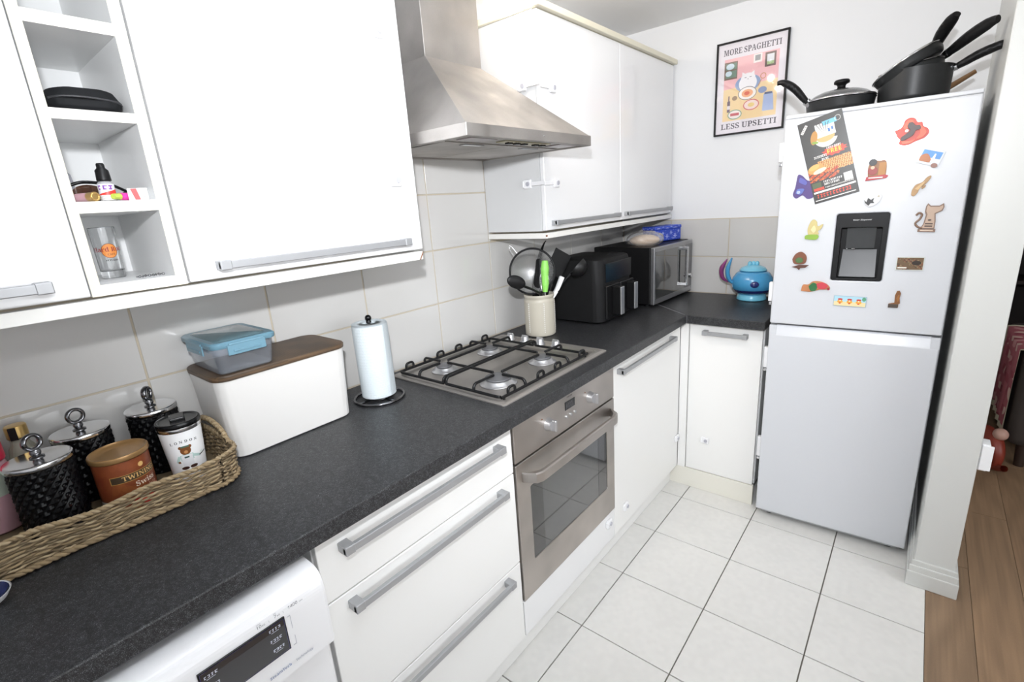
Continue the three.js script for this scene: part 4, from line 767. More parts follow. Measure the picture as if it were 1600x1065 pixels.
{
  let t = thing('eliquid_bottle', 'small clear bottle with tall black cap on the open shelf', 'bottle', [-0.7, S2, 0.268]);
  part(t, 'bottle', lathe([[0, 0.0005], [0.011, 0.0005], [0.0118, 0.002], [0.0118, 0.03], [0.008, 0.034], [0, 0.034]], 24), phy(lin(0.8, 0.8, 0.82), 0.15, { transmission: 0.6, thickness: 0.01 }));
  const lb = canvasTex(256, 96, (c, w, h) => { c.fillStyle = '#dcdfe6'; c.fillRect(0, 0, w, h); c.fillStyle = '#7b3fa0'; scribble(c, 84, 8, 84, 26, 3); c.fillStyle = '#d8362c'; c.beginPath(); c.moveTo(60, 66); c.lineTo(190, 30); c.lineTo(200, 66); c.fill(); c.fillStyle = '#fff'; c.fillRect(0, 68, w, 28); c.fillStyle = '#555'; for (let i = 0; i < 4; i++) c.fillRect(70, 72 + i * 6, 110, 2); });
  part(t, 'label_sleeve', new THREE.CylinderGeometry(0.0121, 0.0121, 0.027, 28, 1, true).rotateY(facing(-0.7, 0.268) + PI).translate(0, 0.0155, 0), new THREE.MeshStandardMaterial({ map: lb, roughness: 0.4 }));
  part(t, 'cap', lathe([[0, 0.0345], [0.0105, 0.0345], [0.0108, 0.036], [0.0098, 0.052], [0.0062, 0.056], [0.006, 0.062], [0.0048, 0.064], [0, 0.064]], 20), M.black, 'black dropper cap');
  t = thing('lipstick', 'gold and pink lipstick tube lying on the open shelf', 'lipstick', [-0.727, S2 + 0.0082, 0.262], 0.35);
  part(t, 'case', new THREE.CylinderGeometry(0.0078, 0.0078, 0.032, 24).rotateX(PI / 2).translate(0, 0, -0.012), std(lin(0.62, 0.36, 0.4), 0.35));
  part(t, 'gold_end', merge(new THREE.CylinderGeometry(0.008, 0.008, 0.014, 24).rotateX(PI / 2).translate(0, 0, 0.011), new THREE.TorusGeometry(0.0058, 0.0012, 8, 24).translate(0, 0, 0.0182)), M.gold, 'gold end');
  t = thing('lip_gloss', 'bright pink and lime lip balm lying on the open shelf', 'lip balm', [-0.676, S2 + 0.0075, 0.268], -0.9);
  part(t, 'body', merge(new THREE.CylinderGeometry(0.0062, 0.0072, 0.024, 20).rotateX(PI / 2), ball(0.0072, 0, 0, -0.012)), std(lin(0.72, 0.04, 0.33), 0.3), 'bright pink tube');
  part(t, 'cap', new THREE.CylinderGeometry(0.0045, 0.0058, 0.014, 20).rotateX(PI / 2).translate(0, 0, 0.02), std(lin(0.45, 0.55, 0.08), 0.35), 'lime cap');
  t = thing('small_carton', 'small white and red carton on the open shelf', 'carton', [-0.652, S2, 0.262], -0.35);
  const lb2 = canvasTex(128, 96, (c, w, h) => { c.fillStyle = '#e9e7e6'; c.fillRect(0, 0, w, h); c.fillStyle = '#cf2a2a'; c.beginPath(); c.moveTo(20, 0); c.lineTo(60, 0); c.lineTo(76, 96); c.lineTo(40, 96); c.fill(); c.fillStyle = '#777'; for (let i = 0; i < 4; i++) c.fillRect(84, 20 + i * 16, 34, 5); });
  part(t, 'box', box(-0.015, 0.015, 0.0003, 0.021, -0.02, 0.02, 0.001), M.white);
  part(t, 'print', new THREE.PlaneGeometry(0.029, 0.0195).translate(0, 0.0106, 0.0202), new THREE.MeshStandardMaterial({ map: lb2, roughness: 0.4 }));
  t = thing('sunglasses', 'dark brown sunglasses resting behind the lipstick on the shelf', 'sunglasses', [-0.715, S2, 0.2], 0.15);
  part(t, 'frame', merge(tube([[-0.032, 0.03, 0.02], [-0.01, 0.036, 0.024], [0.03, 0.032, 0.02], [0.06, 0.02, 0.01]], 0.0028, 20, 8), tube([[-0.032, 0.03, 0.02], [-0.03, 0.012, 0.022], [-0.012, 0.004, 0.024], [0.014, 0.008, 0.024], [0.02, 0.028, 0.022]], 0.002, 20, 8), tube([[0.06, 0.02, 0.01], [0.05, 0.006, -0.05], [0.048, 0.003, -0.09]], 0.0022, 16, 8)), M.blackGloss);
  part(t, 'lens', new THREE.CylinderGeometry(0.024, 0.024, 0.0015, 24).rotateX(PI / 2).scale(1, 0.55, 1).translate(-0.005, 0.0185, 0.022), phy(lin(0.05, 0.02, 0.01), 0.08, { clearcoat: 1 }), 'brown tinted lens');
  t = thing('applicator', 'small grey rounded applicator standing at the back of the shelf', 'applicator', [-0.73, S2, 0.15]);
  part(t, 'body', lathe([[0, 0.0004], [0.009, 0.001], [0.0095, 0.04], [0.008, 0.055], [0.004, 0.06], [0, 0.061]], 20), M.plasticGrey);
}
{
  const x = -0.7, z = 0.15, t = thing('shot_glass', 'tall clear souvenir glass with orange badge on the bottom shelf', 'glass', [x, S1, z], facing(x, z));
  part(t, 'glass', lathe([[0, 0.0005], [0.0185, 0.0005], [0.0195, 0.002], [0.0195, 0.012], [0.0215, 0.098], [0.0208, 0.0985], [0.0198, 0.097], [0.0178, 0.016], [0.0165, 0.014], [0, 0.0135]], 36), M.clear);
  const logo = canvasTex(512, 320, (c, w, h) => {
    c.clearRect(0, 0, w, h); c.fillStyle = '#7a3a22'; c.beginPath(); c.arc(290, 140, 118, 0, 7); c.fill(); c.fillStyle = '#dd8a3c'; c.beginPath(); c.arc(290, 140, 110, 0, 7); c.fill();
    c.fillStyle = '#8c1f22'; c.font = 'bold 96px serif'; c.fillText('Hard Rock', 40, 150); c.fillStyle = '#7a3a22'; c.font = 'bold 44px serif'; c.fillText('CAFE', 250, 212); c.fillStyle = '#333'; scribble(c, 210, 282, 190, 22, 8);
  });
  part(t, 'badge', new THREE.CylinderGeometry(0.0215, 0.0208, 0.038, 24, 1, true, -1.35, 2.7).translate(0, 0.051, 0), new THREE.MeshStandardMaterial({ map: logo, transparent: true, roughness: 0.5, side: THREE.DoubleSide }), 'orange round badge');
}
{
  const t = thing('chain', 'thin dark chain lying on the bottom open shelf', 'chain', [-0.662, S1, 0.235]);
  const g = []; for (let i = 0; i < 16; i++) g.push(new THREE.TorusGeometry(0.0022, 0.0006, 5, 10).rotateX(i % 2 ? 0.3 : 1.3).rotateY(i * 0.4).translate(-0.02 + i * 0.0028, 0.0022, 0.004 * Math.sin(i * 0.9)));
  part(t, 'links', merge(...g), M.smoke);
}

// ------------------------------------------------------------------ fridge freezer, standing slightly askew
const FP = V(1.211, 0, 0.952), FA = -(PI / 2 - 0.047);
const fridge = thing('fridge_freezer', 'tall white fridge freezer with black water dispenser in its upper door', 'fridge', [FP.x, FP.y, FP.z], FA);
const onFridge = (s, y, z = 0) => V(s, y, z).applyAxisAngle(V(0, 1, 0), FA).add(FP);
const FW = 0.536;
{
  const t = fridge, h = 1.69;
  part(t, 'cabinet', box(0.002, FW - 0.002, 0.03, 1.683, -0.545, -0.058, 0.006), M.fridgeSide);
  part(t, 'top_panel', box(0, FW, 1.676, h, -0.545, -0.004, 0.004), M.fridge);
  const s = rshape(0, FW, 0.907, 1.6755, 0.006); s.holes.push(rshape(0.193, 0.347, 1.091, 1.331, 0.008, new THREE.Path()));
  const up = part(t, 'upper_door', metre(extrude(s, 0.054, 0.005, 6).translate(0, 0, -0.054)), M.fridge, 'upper door with dispenser opening');
  // lower door with its grip recess along the top
  const prof = new THREE.Shape(); prof.moveTo(-0.054, 0.85); prof.lineTo(-0.001, 0.85); prof.lineTo(-0.001, 0.86); prof.lineTo(-0.012, 0.892); prof.lineTo(-0.016, 0.899); prof.lineTo(-0.054, 0.899);
  const sideProf = (a, b) => new THREE.ExtrudeGeometry(prof, { depth: b - a, bevelEnabled: false }).rotateY(-PI / 2).scale(1, 1, 1).translate(b, 0, 0);
  const low = part(t, 'lower_door', merge(box(0, FW, 0.035, 0.861, -0.054, 0, 0.005), metre(sideProf(0.026, FW - 0.026)), box(0, 0.026, 0.857, 0.899, -0.054, -0.0005, 0.002), box(FW - 0.026, FW, 0.857, 0.899, -0.054, -0.0005, 0.002)), M.fridge, 'lower door with grip recess');
  part(t, 'plinth_strip', box(0.02, FW - 0.02, 0.012, 0.034, -0.5, -0.03), M.fridgeSide);
  for (const [x, z] of [[0.05, -0.06], [FW - 0.05, -0.06], [0.05, -0.48], [FW - 0.05, -0.48]]) part(t, 'foot', cyl(0.018, 0.018, 0.03, x, 0.0005, z, 16), M.blackMatt);
  // dispenser
  const ds = rshape(0.193, 0.347, 1.091, 1.331, 0.008); ds.holes.push(rshape(0.211, 0.331, 1.1, 1.282, 0.004, new THREE.Path()));
  const disp = part(t, 'water_dispenser', merge(metre(extrude(ds, 0.006, 0.0015, 6).translate(0, 0, -0.003)), box(0.2, 0.2105, 1.096, 1.29, -0.05, -0.002), box(0.3315, 0.342, 1.096, 1.29, -0.05, -0.002), box(0.2, 0.342, 1.2825, 1.33, -0.05, -0.002), box(0.2, 0.342, 1.092, 1.0995, -0.05, -0.002), box(0.2, 0.342, 1.092, 1.33, -0.0535, -0.049)), M.black, 'black water dispenser recess');
  part(disp, 'lever', merge(loft([[V(0.228, 1.28, -0.012), V(0.314, 1.28, -0.012), V(0.314, 1.28, -0.049), V(0.228, 1.28, -0.049)].reverse(), [V(0.228, 1.205, -0.03), V(0.314, 1.205, -0.03), V(0.314, 1.205, -0.049), V(0.228, 1.205, -0.049)].reverse()].reverse())), phy(lin(0.03, 0.033, 0.036), 0.15, { clearcoat: 1 }));
  part(disp, 'backplate', loft([[V(0.22, 1.2, -0.046), V(0.322, 1.2, -0.046), V(0.322, 1.2, -0.049), V(0.22, 1.2, -0.049)].reverse(), [V(0.216, 1.102, -0.022), V(0.326, 1.102, -0.022), V(0.326, 1.102, -0.049), V(0.216, 1.102, -0.049)].reverse()].reverse()), std(lin(0.03, 0.031, 0.033), 0.35));
  part(disp, 'spout', merge(...[0.232, 0.246, 0.25].map((x, i) => ball(0.0028, x + i * 0.002, 1.2035, -0.028, 8, 6))), M.chrome);
  const wd = canvasTex(512, 64, (c, w, hh) => { c.clearRect(0, 0, w, hh); c.fillStyle = '#d6d8d8'; c.font = '50px sans-serif'; c.textAlign = 'center'; c.fillText('Water Dispenser', w / 2, 48); });
  part(disp, 'lettering', new THREE.PlaneGeometry(0.076, 0.0095).translate(0.27, 1.309, 0.0034), new THREE.MeshStandardMaterial({ map: wd, transparent: true, roughness: 0.5 }));
  // white lock clips on the hinge side
  for (const [ya, yb, n] of [[1.069, 0.99, 1], [0.794, 0.702, 1], [0.376, 0.281, 1], [1.6, 1.53, 1]]) { const c = part(t, 'side_clip', box(-0.018, 0.001, yb, ya, -0.052, -0.03, 0.004), M.plastic, 'white plastic clip'); part(c, 'pin', box(-0.016, -0.004, yb - 0.016, yb - 0.004, -0.05, -0.032, 0.003), M.chrome); }
}
// flyer
{
  const p = onFridge(0.146, 1.529, 0.0012), t = thing('flyer', 'dark takeaway menu flyer with burger photo held on the fridge', 'flyer', [p.x, p.y, p.z], FA);
  const print = canvasTex(640, 1370, (c, w, h) => {
    c.fillStyle = '#3c3b39'; c.fillRect(0, 0, w, h);
    c.save(); c.translate(60, 150); c.rotate(-0.9); c.fillStyle = '#e6e4e0'; c.fillRect(-40, -26, 150, 40); c.fillStyle = '#3c3b39'; scribble(c, -26, -18, 120, 24, 5); c.restore();
    c.fillStyle = '#e7e2d8'; c.beginPath(); c.arc(350, 330, 170, 0.35, PI - 0.35); c.lineTo(210, 330); c.fill(); c.fillStyle = '#c9a468'; c.beginPath(); c.ellipse(350, 340, 130, 80, 0, 0, 7); c.fill();
    c.fillStyle = '#efeee8'; c.fillRect(230, 110, 270, 220); c.fillStyle = '#6db4d8'; c.fillRect(340, 90, 200, 70); c.fillStyle = '#3f6fb0'; c.fillRect(400, 220, 30, 60); c.fillRect(450, 210, 26, 50); c.fillStyle = '#b3823c'; c.beginPath(); c.ellipse(190, 300, 50, 110, 0.3, 0, 7); c.fill(); c.fillStyle = '#7d9c3c'; c.beginPath(); c.ellipse(190, 380, 50, 20, 0.3, 0, 7); c.fill();
    for (let k = 0; k < 5; k++) { c.fillStyle = '#3c3b39'; c.beginPath(); c.moveTo(350, 330); c.lineTo(250 + k * 44, 110); c.lineTo(262 + k * 44, 110); c.fill(); }
    c.strokeStyle = '#d8d6d0'; c.lineWidth = 6; c.beginPath(); c.arc(560, 110, 40, 0, 7); c.stroke();
    c.fillStyle = '#c23b20'; c.beginPath(); for (let k = 0; k < 24; k++) { const a = k / 24 * 2 * PI, r = k % 2 ? 1 : 0.78; c.lineTo(430 + Math.cos(a) * 190 * r, 590 + Math.sin(a) * 80 * r); } c.fill();
    c.fillStyle = '#f4c531'; c.font = 'bold 92px sans-serif'; c.fillText('FREE', 320, 620); c.fillStyle = '#f2efe9'; scribble(c, 330, 512, 210, 32, 8); scribble(c, 130, 604, 190, 36, 8, 9); scribble(c, 230, 664, 110, 34, 4, 7);
    // food
    for (let i = 0; i < 900; i++) { c.fillStyle = ['#c98b4a', '#a8652c', '#dca868', '#8b4a1e', '#e0b878'][i % 5]; c.beginPath(); c.ellipse(170 + ((i * 379) % 470), 700 + ((i * 211) % 200), 10, 6, i, 0, 7); c.fill(); }
    for (let i = 0; i < 500; i++) { c.fillStyle = ['#a83a1c', '#c95428', '#7c2412', '#d9783c'][i % 4]; c.beginPath(); c.ellipse((i * 379) % 420, 860 + ((i * 97) % 150), 22, 9, i * 0.7, 0, 7); c.fill(); }
    c.fillStyle = '#cf9450'; c.beginPath(); c.ellipse(120, 800, 120, 76, -0.2, 0, 7); c.fill(); c.fillStyle = '#eddcb8'; c.beginPath(); c.ellipse(170, 850, 100, 36, -0.2, 0, 7); c.fill(); c.fillStyle = '#e0a95e'; c.beginPath(); c.ellipse(100, 770, 80, 40, -0.2, 0, 7); c.fill();
    c.fillStyle = '#33302d'; c.fillRect(0, 1010, w, 360); c.fillStyle = '#e9e7e2'; scribble(c, 190, 1030, 270, 30, 11); scribble(c, 190, 1074, 230, 30, 10, 5); c.fillStyle = '#4e5a3c'; c.fillRect(20, 1030, 130, 110); c.fillStyle = '#d9d9d6'; c.fillRect(480, 1000, 120, 130);
    c.fillStyle = '#e9e7e2'; c.fillRect(20, 1178, 600, 30); c.fillStyle = '#d8452e'; c.fillRect(30, 1120, 150, 44); scribble(c, 60, 1226, 500, 62, 11, 8); c.fillStyle = '#e9e7e2'; c.fillRect(20, 1320, 580, 14); scribble(c, 200, 1134, 400, 20, 22, 6);
  });
  const g = new THREE.BoxGeometry(0.137, 0.293, 0.0008); const mats = [M.white, M.white, M.white, M.white, new THREE.MeshStandardMaterial({ map: print, roughness: 0.35 }), M.white];
  const m = part(t, 'sheet', new THREE.BoxGeometry(0.137, 0.293, 0.0008).rotateZ(0.275), M.black);
  part(t, 'print', new THREE.PlaneGeometry(0.1365, 0.2925).translate(0, 0, 0.0006).rotateZ(0.275), mats[4]);
}
// fridge magnets: a base shape with coloured pieces laid on it
const MC = {};
const mcol = (hex, rough = 0.4) => (MC[hex] ||= std(new THREE.Color(hex), rough));
function magnet(label, s, y, rot, shape, color, details = [], thick = 0.0045) {
  const p = onFridge(s, y, 0.0006), t = thing('fridge_magnet', label, 'magnet', [p.x, p.y, p.z], FA, 'magnets on the fridge door');
  part(t, 'plaque', extrude(shape, thick, 0.0008, 6).rotateZ(rot), mcol(color));
  for (const [name, sh, col, z = 0.0016] of details) part(t, name, extrude(sh, z, z > 0.0012 ? 0.0004 : 0, 5).translate(0, 0, thick - 0.0003).rotateZ(rot), mcol(col));
  return t;
}
const circ = (x, y, r, e = 1) => { const s = new THREE.Shape(); s.absellipse(x, y, r, r * e, 0, 2 * PI); return s; };
const rect = (x0, x1, y0, y1) => poly([[x0, y0], [x1, y0], [x1, y1], [x0, y1]]);
magnet('orange red flower shaped magnet with dark brown middle', 0.373, 1.588, 0, blob([[-0.045, 0.006], [-0.03, 0.012], [-0.024, 0.022], [-0.02, 0.036], [-0.006, 0.042], [0.006, 0.036], [0.012, 0.026], [0.024, 0.024], [0.028, 0.012], [0.04, 0.004], [0.045, -0.01], [0.036, -0.024], [0.022, -0.03], [0.012, -0.034], [-0.004, -0.042], [-0.022, -0.041], [-0.03, -0.034], [-0.028, -0.024], [-0.036, -0.014]]), '#c93a22', [['petal', blob([[-0.024, 0.014], [-0.014, 0.034], [-0.002, 0.034], [0.004, 0.024], [-0.008, 0.016], [-0.016, 0.004]]), '#e0603c', 0.004], ['petal', blob([[0.012, 0.018], [0.022, 0.016], [0.038, -0.006], [0.03, -0.022], [0.014, -0.026], [0.022, -0.008]]), '#dc5a36', 0.0045], ['petal', blob([[-0.024, -0.026], [-0.004, -0.03], [0.012, -0.026], [0.0, -0.037], [-0.02, -0.037]]), '#e26a4a', 0.003], ['flower_middle', blob([[-0.01, 0.026], [0.0, 0.026], [0.008, 0.016], [0.018, 0.016], [0.022, 0.004], [0.01, 0.0], [0.006, -0.012], [-0.008, -0.022], [-0.022, -0.028], [-0.026, -0.018], [-0.014, -0.008], [-0.004, 0.002], [-0.012, 0.014]]), '#3a2522', 0.008], ['glint_bead', circ(-0.013, 0.002, 0.005), '#e6ddd6', 0.008]], 0.005);
magnet('white framed seaside picture magnet with tiny figure', 0.431, 1.502, -0.32, rect(-0.031, 0.031, -0.024, 0.024), '#d9dde2', [['sky_picture', rect(-0.025, 0.026, -0.002, 0.019), '#4f8fd0'], ['hill_picture', blob([[-0.025, -0.016], [-0.025, 0.0], [-0.012, 0.008], [0.002, -0.004], [0.004, -0.016]]), '#b06a38', 0.002], ['lighthouse', poly([[0.004, -0.014], [0.014, -0.014], [0.011, 0.012], [0.007, 0.012]]), '#eef0f2', 0.003], ['figure', circ(0.02, -0.022, 0.009, 0.8), '#8a6050', 0.004]]);
magnet('round black topped magnet with a red lettered ribbon', 0.292, 1.474, 0, blob([[-0.022, -0.02], [-0.024, 0.01], [-0.014, 0.034], [0.004, 0.03], [0.024, 0.028], [0.028, -0.01], [0.02, -0.022]]), '#8a5a2a', [['black_ball', circ(-0.012, 0.026, 0.0115), '#1c1c1e', 0.004], ['panel', rect(0.006, 0.026, -0.018, 0.024), '#a8701f', 0.002], ['red_dress', circ(-0.01, -0.002, 0.014), '#8e2620', 0.003], ['pale_bead', circ(-0.011, 0.009, 0.006), '#d8b094', 0.004], ['ribbon', poly([[-0.028, -0.034], [0.03, -0.028], [0.036, -0.02], [0.026, -0.016], [-0.026, -0.021]]), '#a81f28', 0.004], ['ribbon_lettering', rect(-0.02, 0.02, -0.0265, -0.0225), '#e8dcd8', 0.0048]]);
magnet('white oval magnet with a black cat face', 0.294, 1.376, 0.35, blob([[-0.026, 0.008], [-0.012, 0.018], [0.014, 0.016], [0.026, 0.004], [0.012, -0.014], [-0.012, -0.02], [-0.024, -0.01]]), '#d8d8d8', [['cat_face', poly([[-0.025, 0.01], [-0.02, 0.0], [-0.012, 0.012], [-0.006, 0.002], [0.004, 0.006], [-0.002, -0.004], [0.0, -0.012], [-0.01, -0.008], [-0.018, -0.014], [-0.024, -0.002]]), '#222222', 0.002], ['mark', circ(0.017, 0.006, 0.003), '#b8b09c', 0.002]]);
magnet('sandy brown leaping animal magnet', 0.418, 1.413, 0, blob([[-0.022, -0.012], [-0.014, 0.004], [0.002, 0.012], [0.012, 0.026], [0.022, 0.031], [0.021, 0.021], [0.01, 0.004], [-0.002, -0.006], [-0.006, -0.02], [-0.014, -0.031], [-0.022, -0.028]]), '#a98454', [['body', blob([[-0.015, -0.008], [-0.004, 0.004], [0.008, 0.014], [0.004, 0.002], [-0.006, -0.012]]), '#c4a270', 0.003], ['limb', blob([[0.002, -0.002], [0.012, 0.002], [0.01, -0.006], [0.003, -0.01]]), '#9c7848', 0.002]]);
{
  const cat = poly([[-0.018, -0.036], [-0.012, -0.02], [-0.01, 0.008], [-0.014, 0.018], [-0.014, 0.036], [-0.01, 0.046], [-0.002, 0.038], [0.02, 0.038], [0.03, 0.046], [0.033, 0.034], [0.03, 0.022], [0.014, 0.012], [0.018, -0.012], [0.019, -0.036]]);
  const t = magnet('brown outlined seated cat magnet with curled tail', 0.452, 1.31, -0.04, cat, '#7d6352', [['cat_inlay', poly([[-0.015, -0.034], [-0.009, -0.018], [-0.006, 0.01], [-0.011, 0.02], [-0.011, 0.034], [-0.009, 0.04], [-0.002, 0.034], [0.02, 0.034], [0.028, 0.04], [0.03, 0.033], [0.027, 0.024], [0.011, 0.014], [0.015, -0.012], [0.016, -0.034]]), '#b39a86', 0.001], ['base', rect(-0.024, 0.022, -0.047, -0.037), '#7d6352'], ['base_lettering', rect(-0.018, 0.016, -0.044, -0.04), '#cdb8a4', 0.002], ['print_line', rect(-0.008, 0.012, -0.03, -0.026), '#4c3a32', 0.0018], ['print_line', rect(-0.008, 0.012, -0.022, -0.018), '#4c3a32', 0.0018], ['print_mark', circ(0.002, -0.008, 0.005, 0.6), '#4c3a32', 0.0018]]);
  part(t, 'tail', tube([[-0.014, -0.034, 0.003], [-0.026, -0.03, 0.003], [-0.034, -0.018, 0.003], [-0.024, -0.004, 0.003], [-0.02, 0.01, 0.003], [-0.028, 0.016, 0.003], [-0.035, 0.008, 0.003]], 0.0032, 36, 8), mcol('#7d6352'));
}
{
  const t = magnet('small brown framed photograph magnet', 0.42, 1.156, 0, rect(-0.0385, 0.0385, -0.0235, 0.0235), '#c9cdc8', [], 0.004);
  const ph = canvasTex(256, 160, (c, w, h) => { c.fillStyle = '#6a543c'; c.fillRect(0, 0, w, h); for (let i = 0; i < 90; i++) { c.fillStyle = ['#8f7a58', '#54402c', '#a08a6a', '#3d3024', '#7a3c2c'][i % 5]; c.globalAlpha = 0.6; c.beginPath(); c.ellipse((i * 67) % w, (i * 41) % h, 22, 12, i, 0, 7); c.fill(); } c.globalAlpha = 1; c.fillStyle = '#2c221c'; c.beginPath(); c.ellipse(190, 70, 46, 30, 0, 0, 7); c.fill(); c.fillStyle = '#d8d4c8'; c.fillRect(10, 126, 90, 18); });
  part(t, 'photo_print', new THREE.PlaneGeometry(0.071, 0.041).translate(0, 0, 0.0042), new THREE.MeshStandardMaterial({ map: ph, roughness: 0.3 }));
}
{
  const t = magnet('pale blue beach scene magnet with three red hats', 0.2615, 1.0135, -0.02, rect(-0.051, 0.051, -0.0195, 0.0195), '#9fb4c0', [], 0.004);
  const bh = canvasTex(384, 144, (c, w, h) => { c.fillStyle = '#a9d0de'; c.fillRect(0, 0, w, h); c.fillStyle = '#e6d2a0'; c.fillRect(0, 80, w, 64); for (const x of [74, 190, 300]) { c.fillStyle = '#e2a23c'; c.beginPath(); c.ellipse(x, 80, 34, 26, 0, 0, 7); c.fill(); c.fillStyle = '#c23a34'; c.beginPath(); c.ellipse(x, 46, 30, 14, 0, 0, 7); c.fill(); c.fillStyle = '#eee4d2'; c.beginPath(); c.arc(x, 66, 10, 0, 7); c.fill(); c.fillStyle = '#cf4538'; c.fillRect(x - 12, 96, 24, 18); } c.fillStyle = '#5c9a78'; c.beginPath(); c.ellipse(360, 30, 24, 30, 0, 0, 7); c.fill(); });
  part(t, 'scene_print', new THREE.PlaneGeometry(0.098, 0.0355).rotateZ(-0.02).translate(0, 0, 0.0042), new THREE.MeshStandardMaterial({ map: bh, roughness: 0.3 }));
}
magnet('slim brown standing figure magnet on dark foot', 0.393, 1.031, 0, poly([[-0.016, -0.03], [0.012, -0.031], [0.012, -0.018], [0.016, -0.016], [0.013, 0.004], [0.015, 0.02], [0.01, 0.03], [0.003, 0.028], [-0.001, 0.012], [0.0, -0.014], [-0.016, -0.018]]), '#80542e', [['foot_block', rect(-0.017, 0.011, -0.032, -0.019), '#4b4038', 0.003], ['arm', blob([[0.004, 0.002], [0.01, 0.016], [0.013, 0.002], [0.009, -0.01]]), '#a06a38', 0.003]]);
magnet('pale yellow waving bird magnet on a green strip', 0.124, 1.278, 0, blob([[-0.018, -0.018], [-0.02, 0.004], [-0.012, 0.03], [-0.002, 0.037], [0.008, 0.028], [0.012, 0.012], [0.028, 0.02], [0.024, 0.004], [0.014, -0.006], [0.016, -0.018]]), '#c6b77c', [['wing', blob([[-0.01, 0.0], [0.0, 0.016], [0.008, 0.0], [0.0, -0.012]]), '#d8cc9a', 0.003], ['green_strip', blob([[-0.026, -0.034], [-0.024, -0.02], [0.01, -0.018], [0.018, -0.026], [0.008, -0.037]]), '#86a83a', 0.003]]);
magnet('round brown and green tree magnet on dark ribbon', 0.086, 1.162, 0, blob([[-0.024, 0.006], [-0.014, 0.026], [0.004, 0.034], [0.02, 0.022], [0.024, 0.004], [0.016, -0.012], [-0.016, -0.012]]), '#7a4a34', [['tree', circ(0.0, 0.002, 0.013, 0.85), '#4b6a3c', 0.003], ['ribbon', poly([[-0.024, -0.024], [0.0, -0.016], [0.034, -0.016], [0.022, -0.026], [0.006, -0.028], [0.002, -0.036], [-0.006, -0.028]]), '#5a382c', 0.003]]);
magnet('red flamingo and green leaf shaped magnet', 0.149, 1.062, -0.12, blob([[-0.046, -0.022], [-0.044, 0.002], [-0.026, 0.006], [-0.014, 0.02], [0.008, 0.024], [0.032, 0.018], [0.046, 0.004], [0.034, -0.004], [0.014, -0.008], [-0.012, -0.02], [-0.028, -0.022]]), '#b9794e', [['leaf', blob([[-0.024, 0.0], [-0.012, 0.016], [0.004, 0.008], [0.002, -0.012], [-0.014, -0.016]]), '#2f6a3c', 0.003], ['red_body', blob([[0.0, 0.014], [0.018, 0.022], [0.038, 0.012], [0.028, -0.002], [0.008, -0.002]]), '#c2404a', 0.004], ['beak', circ(0.042, 0.0, 0.0045), '#9c2a30', 0.003]]);
magnet('glittery purple butterfly magnet partly under the flyer', 0.083, 1.434, 0, blob([[-0.03, 0.02], [-0.026, 0.044], [-0.012, 0.04], [0.006, 0.022], [0.028, 0.018], [0.034, -0.006], [0.034, -0.034], [0.012, -0.044], [-0.006, -0.03], [-0.026, -0.04], [-0.038, -0.026], [-0.032, 0.0]]), '#4e3a78', [['wing', blob([[-0.022, 0.018], [-0.018, 0.034], [0.004, 0.018], [0.0, 0.006]]), '#5a5ca8', 0.002], ['wing', blob([[-0.03, -0.022], [-0.024, -0.006], [-0.002, -0.008], [-0.012, -0.026]]), '#5a6ab0', 0.002], ['gem', circ(-0.02, -0.018, 0.006), '#a8b4d8', 0.003]], 0.0005 + 0.0004);
{ // small smear of white tape high on the door
  const p = onFridge(0.283, 1.588, 0.0004), t = thing('tape_scrap', 'tiny scrap of shiny clear tape above the ribbon magnet', 'tape', [p.x, p.y, p.z], FA);
  part(t, 'strip', extrude(poly([[-0.02, -0.006], [-0.004, -0.001], [0.018, 0.002], [0.02, 0.007], [0.002, 0.004], [-0.018, 0.0]]), 0.0006), phy(lin(0.85, 0.85, 0.86), 0.05, { clearcoat: 1 }));
}

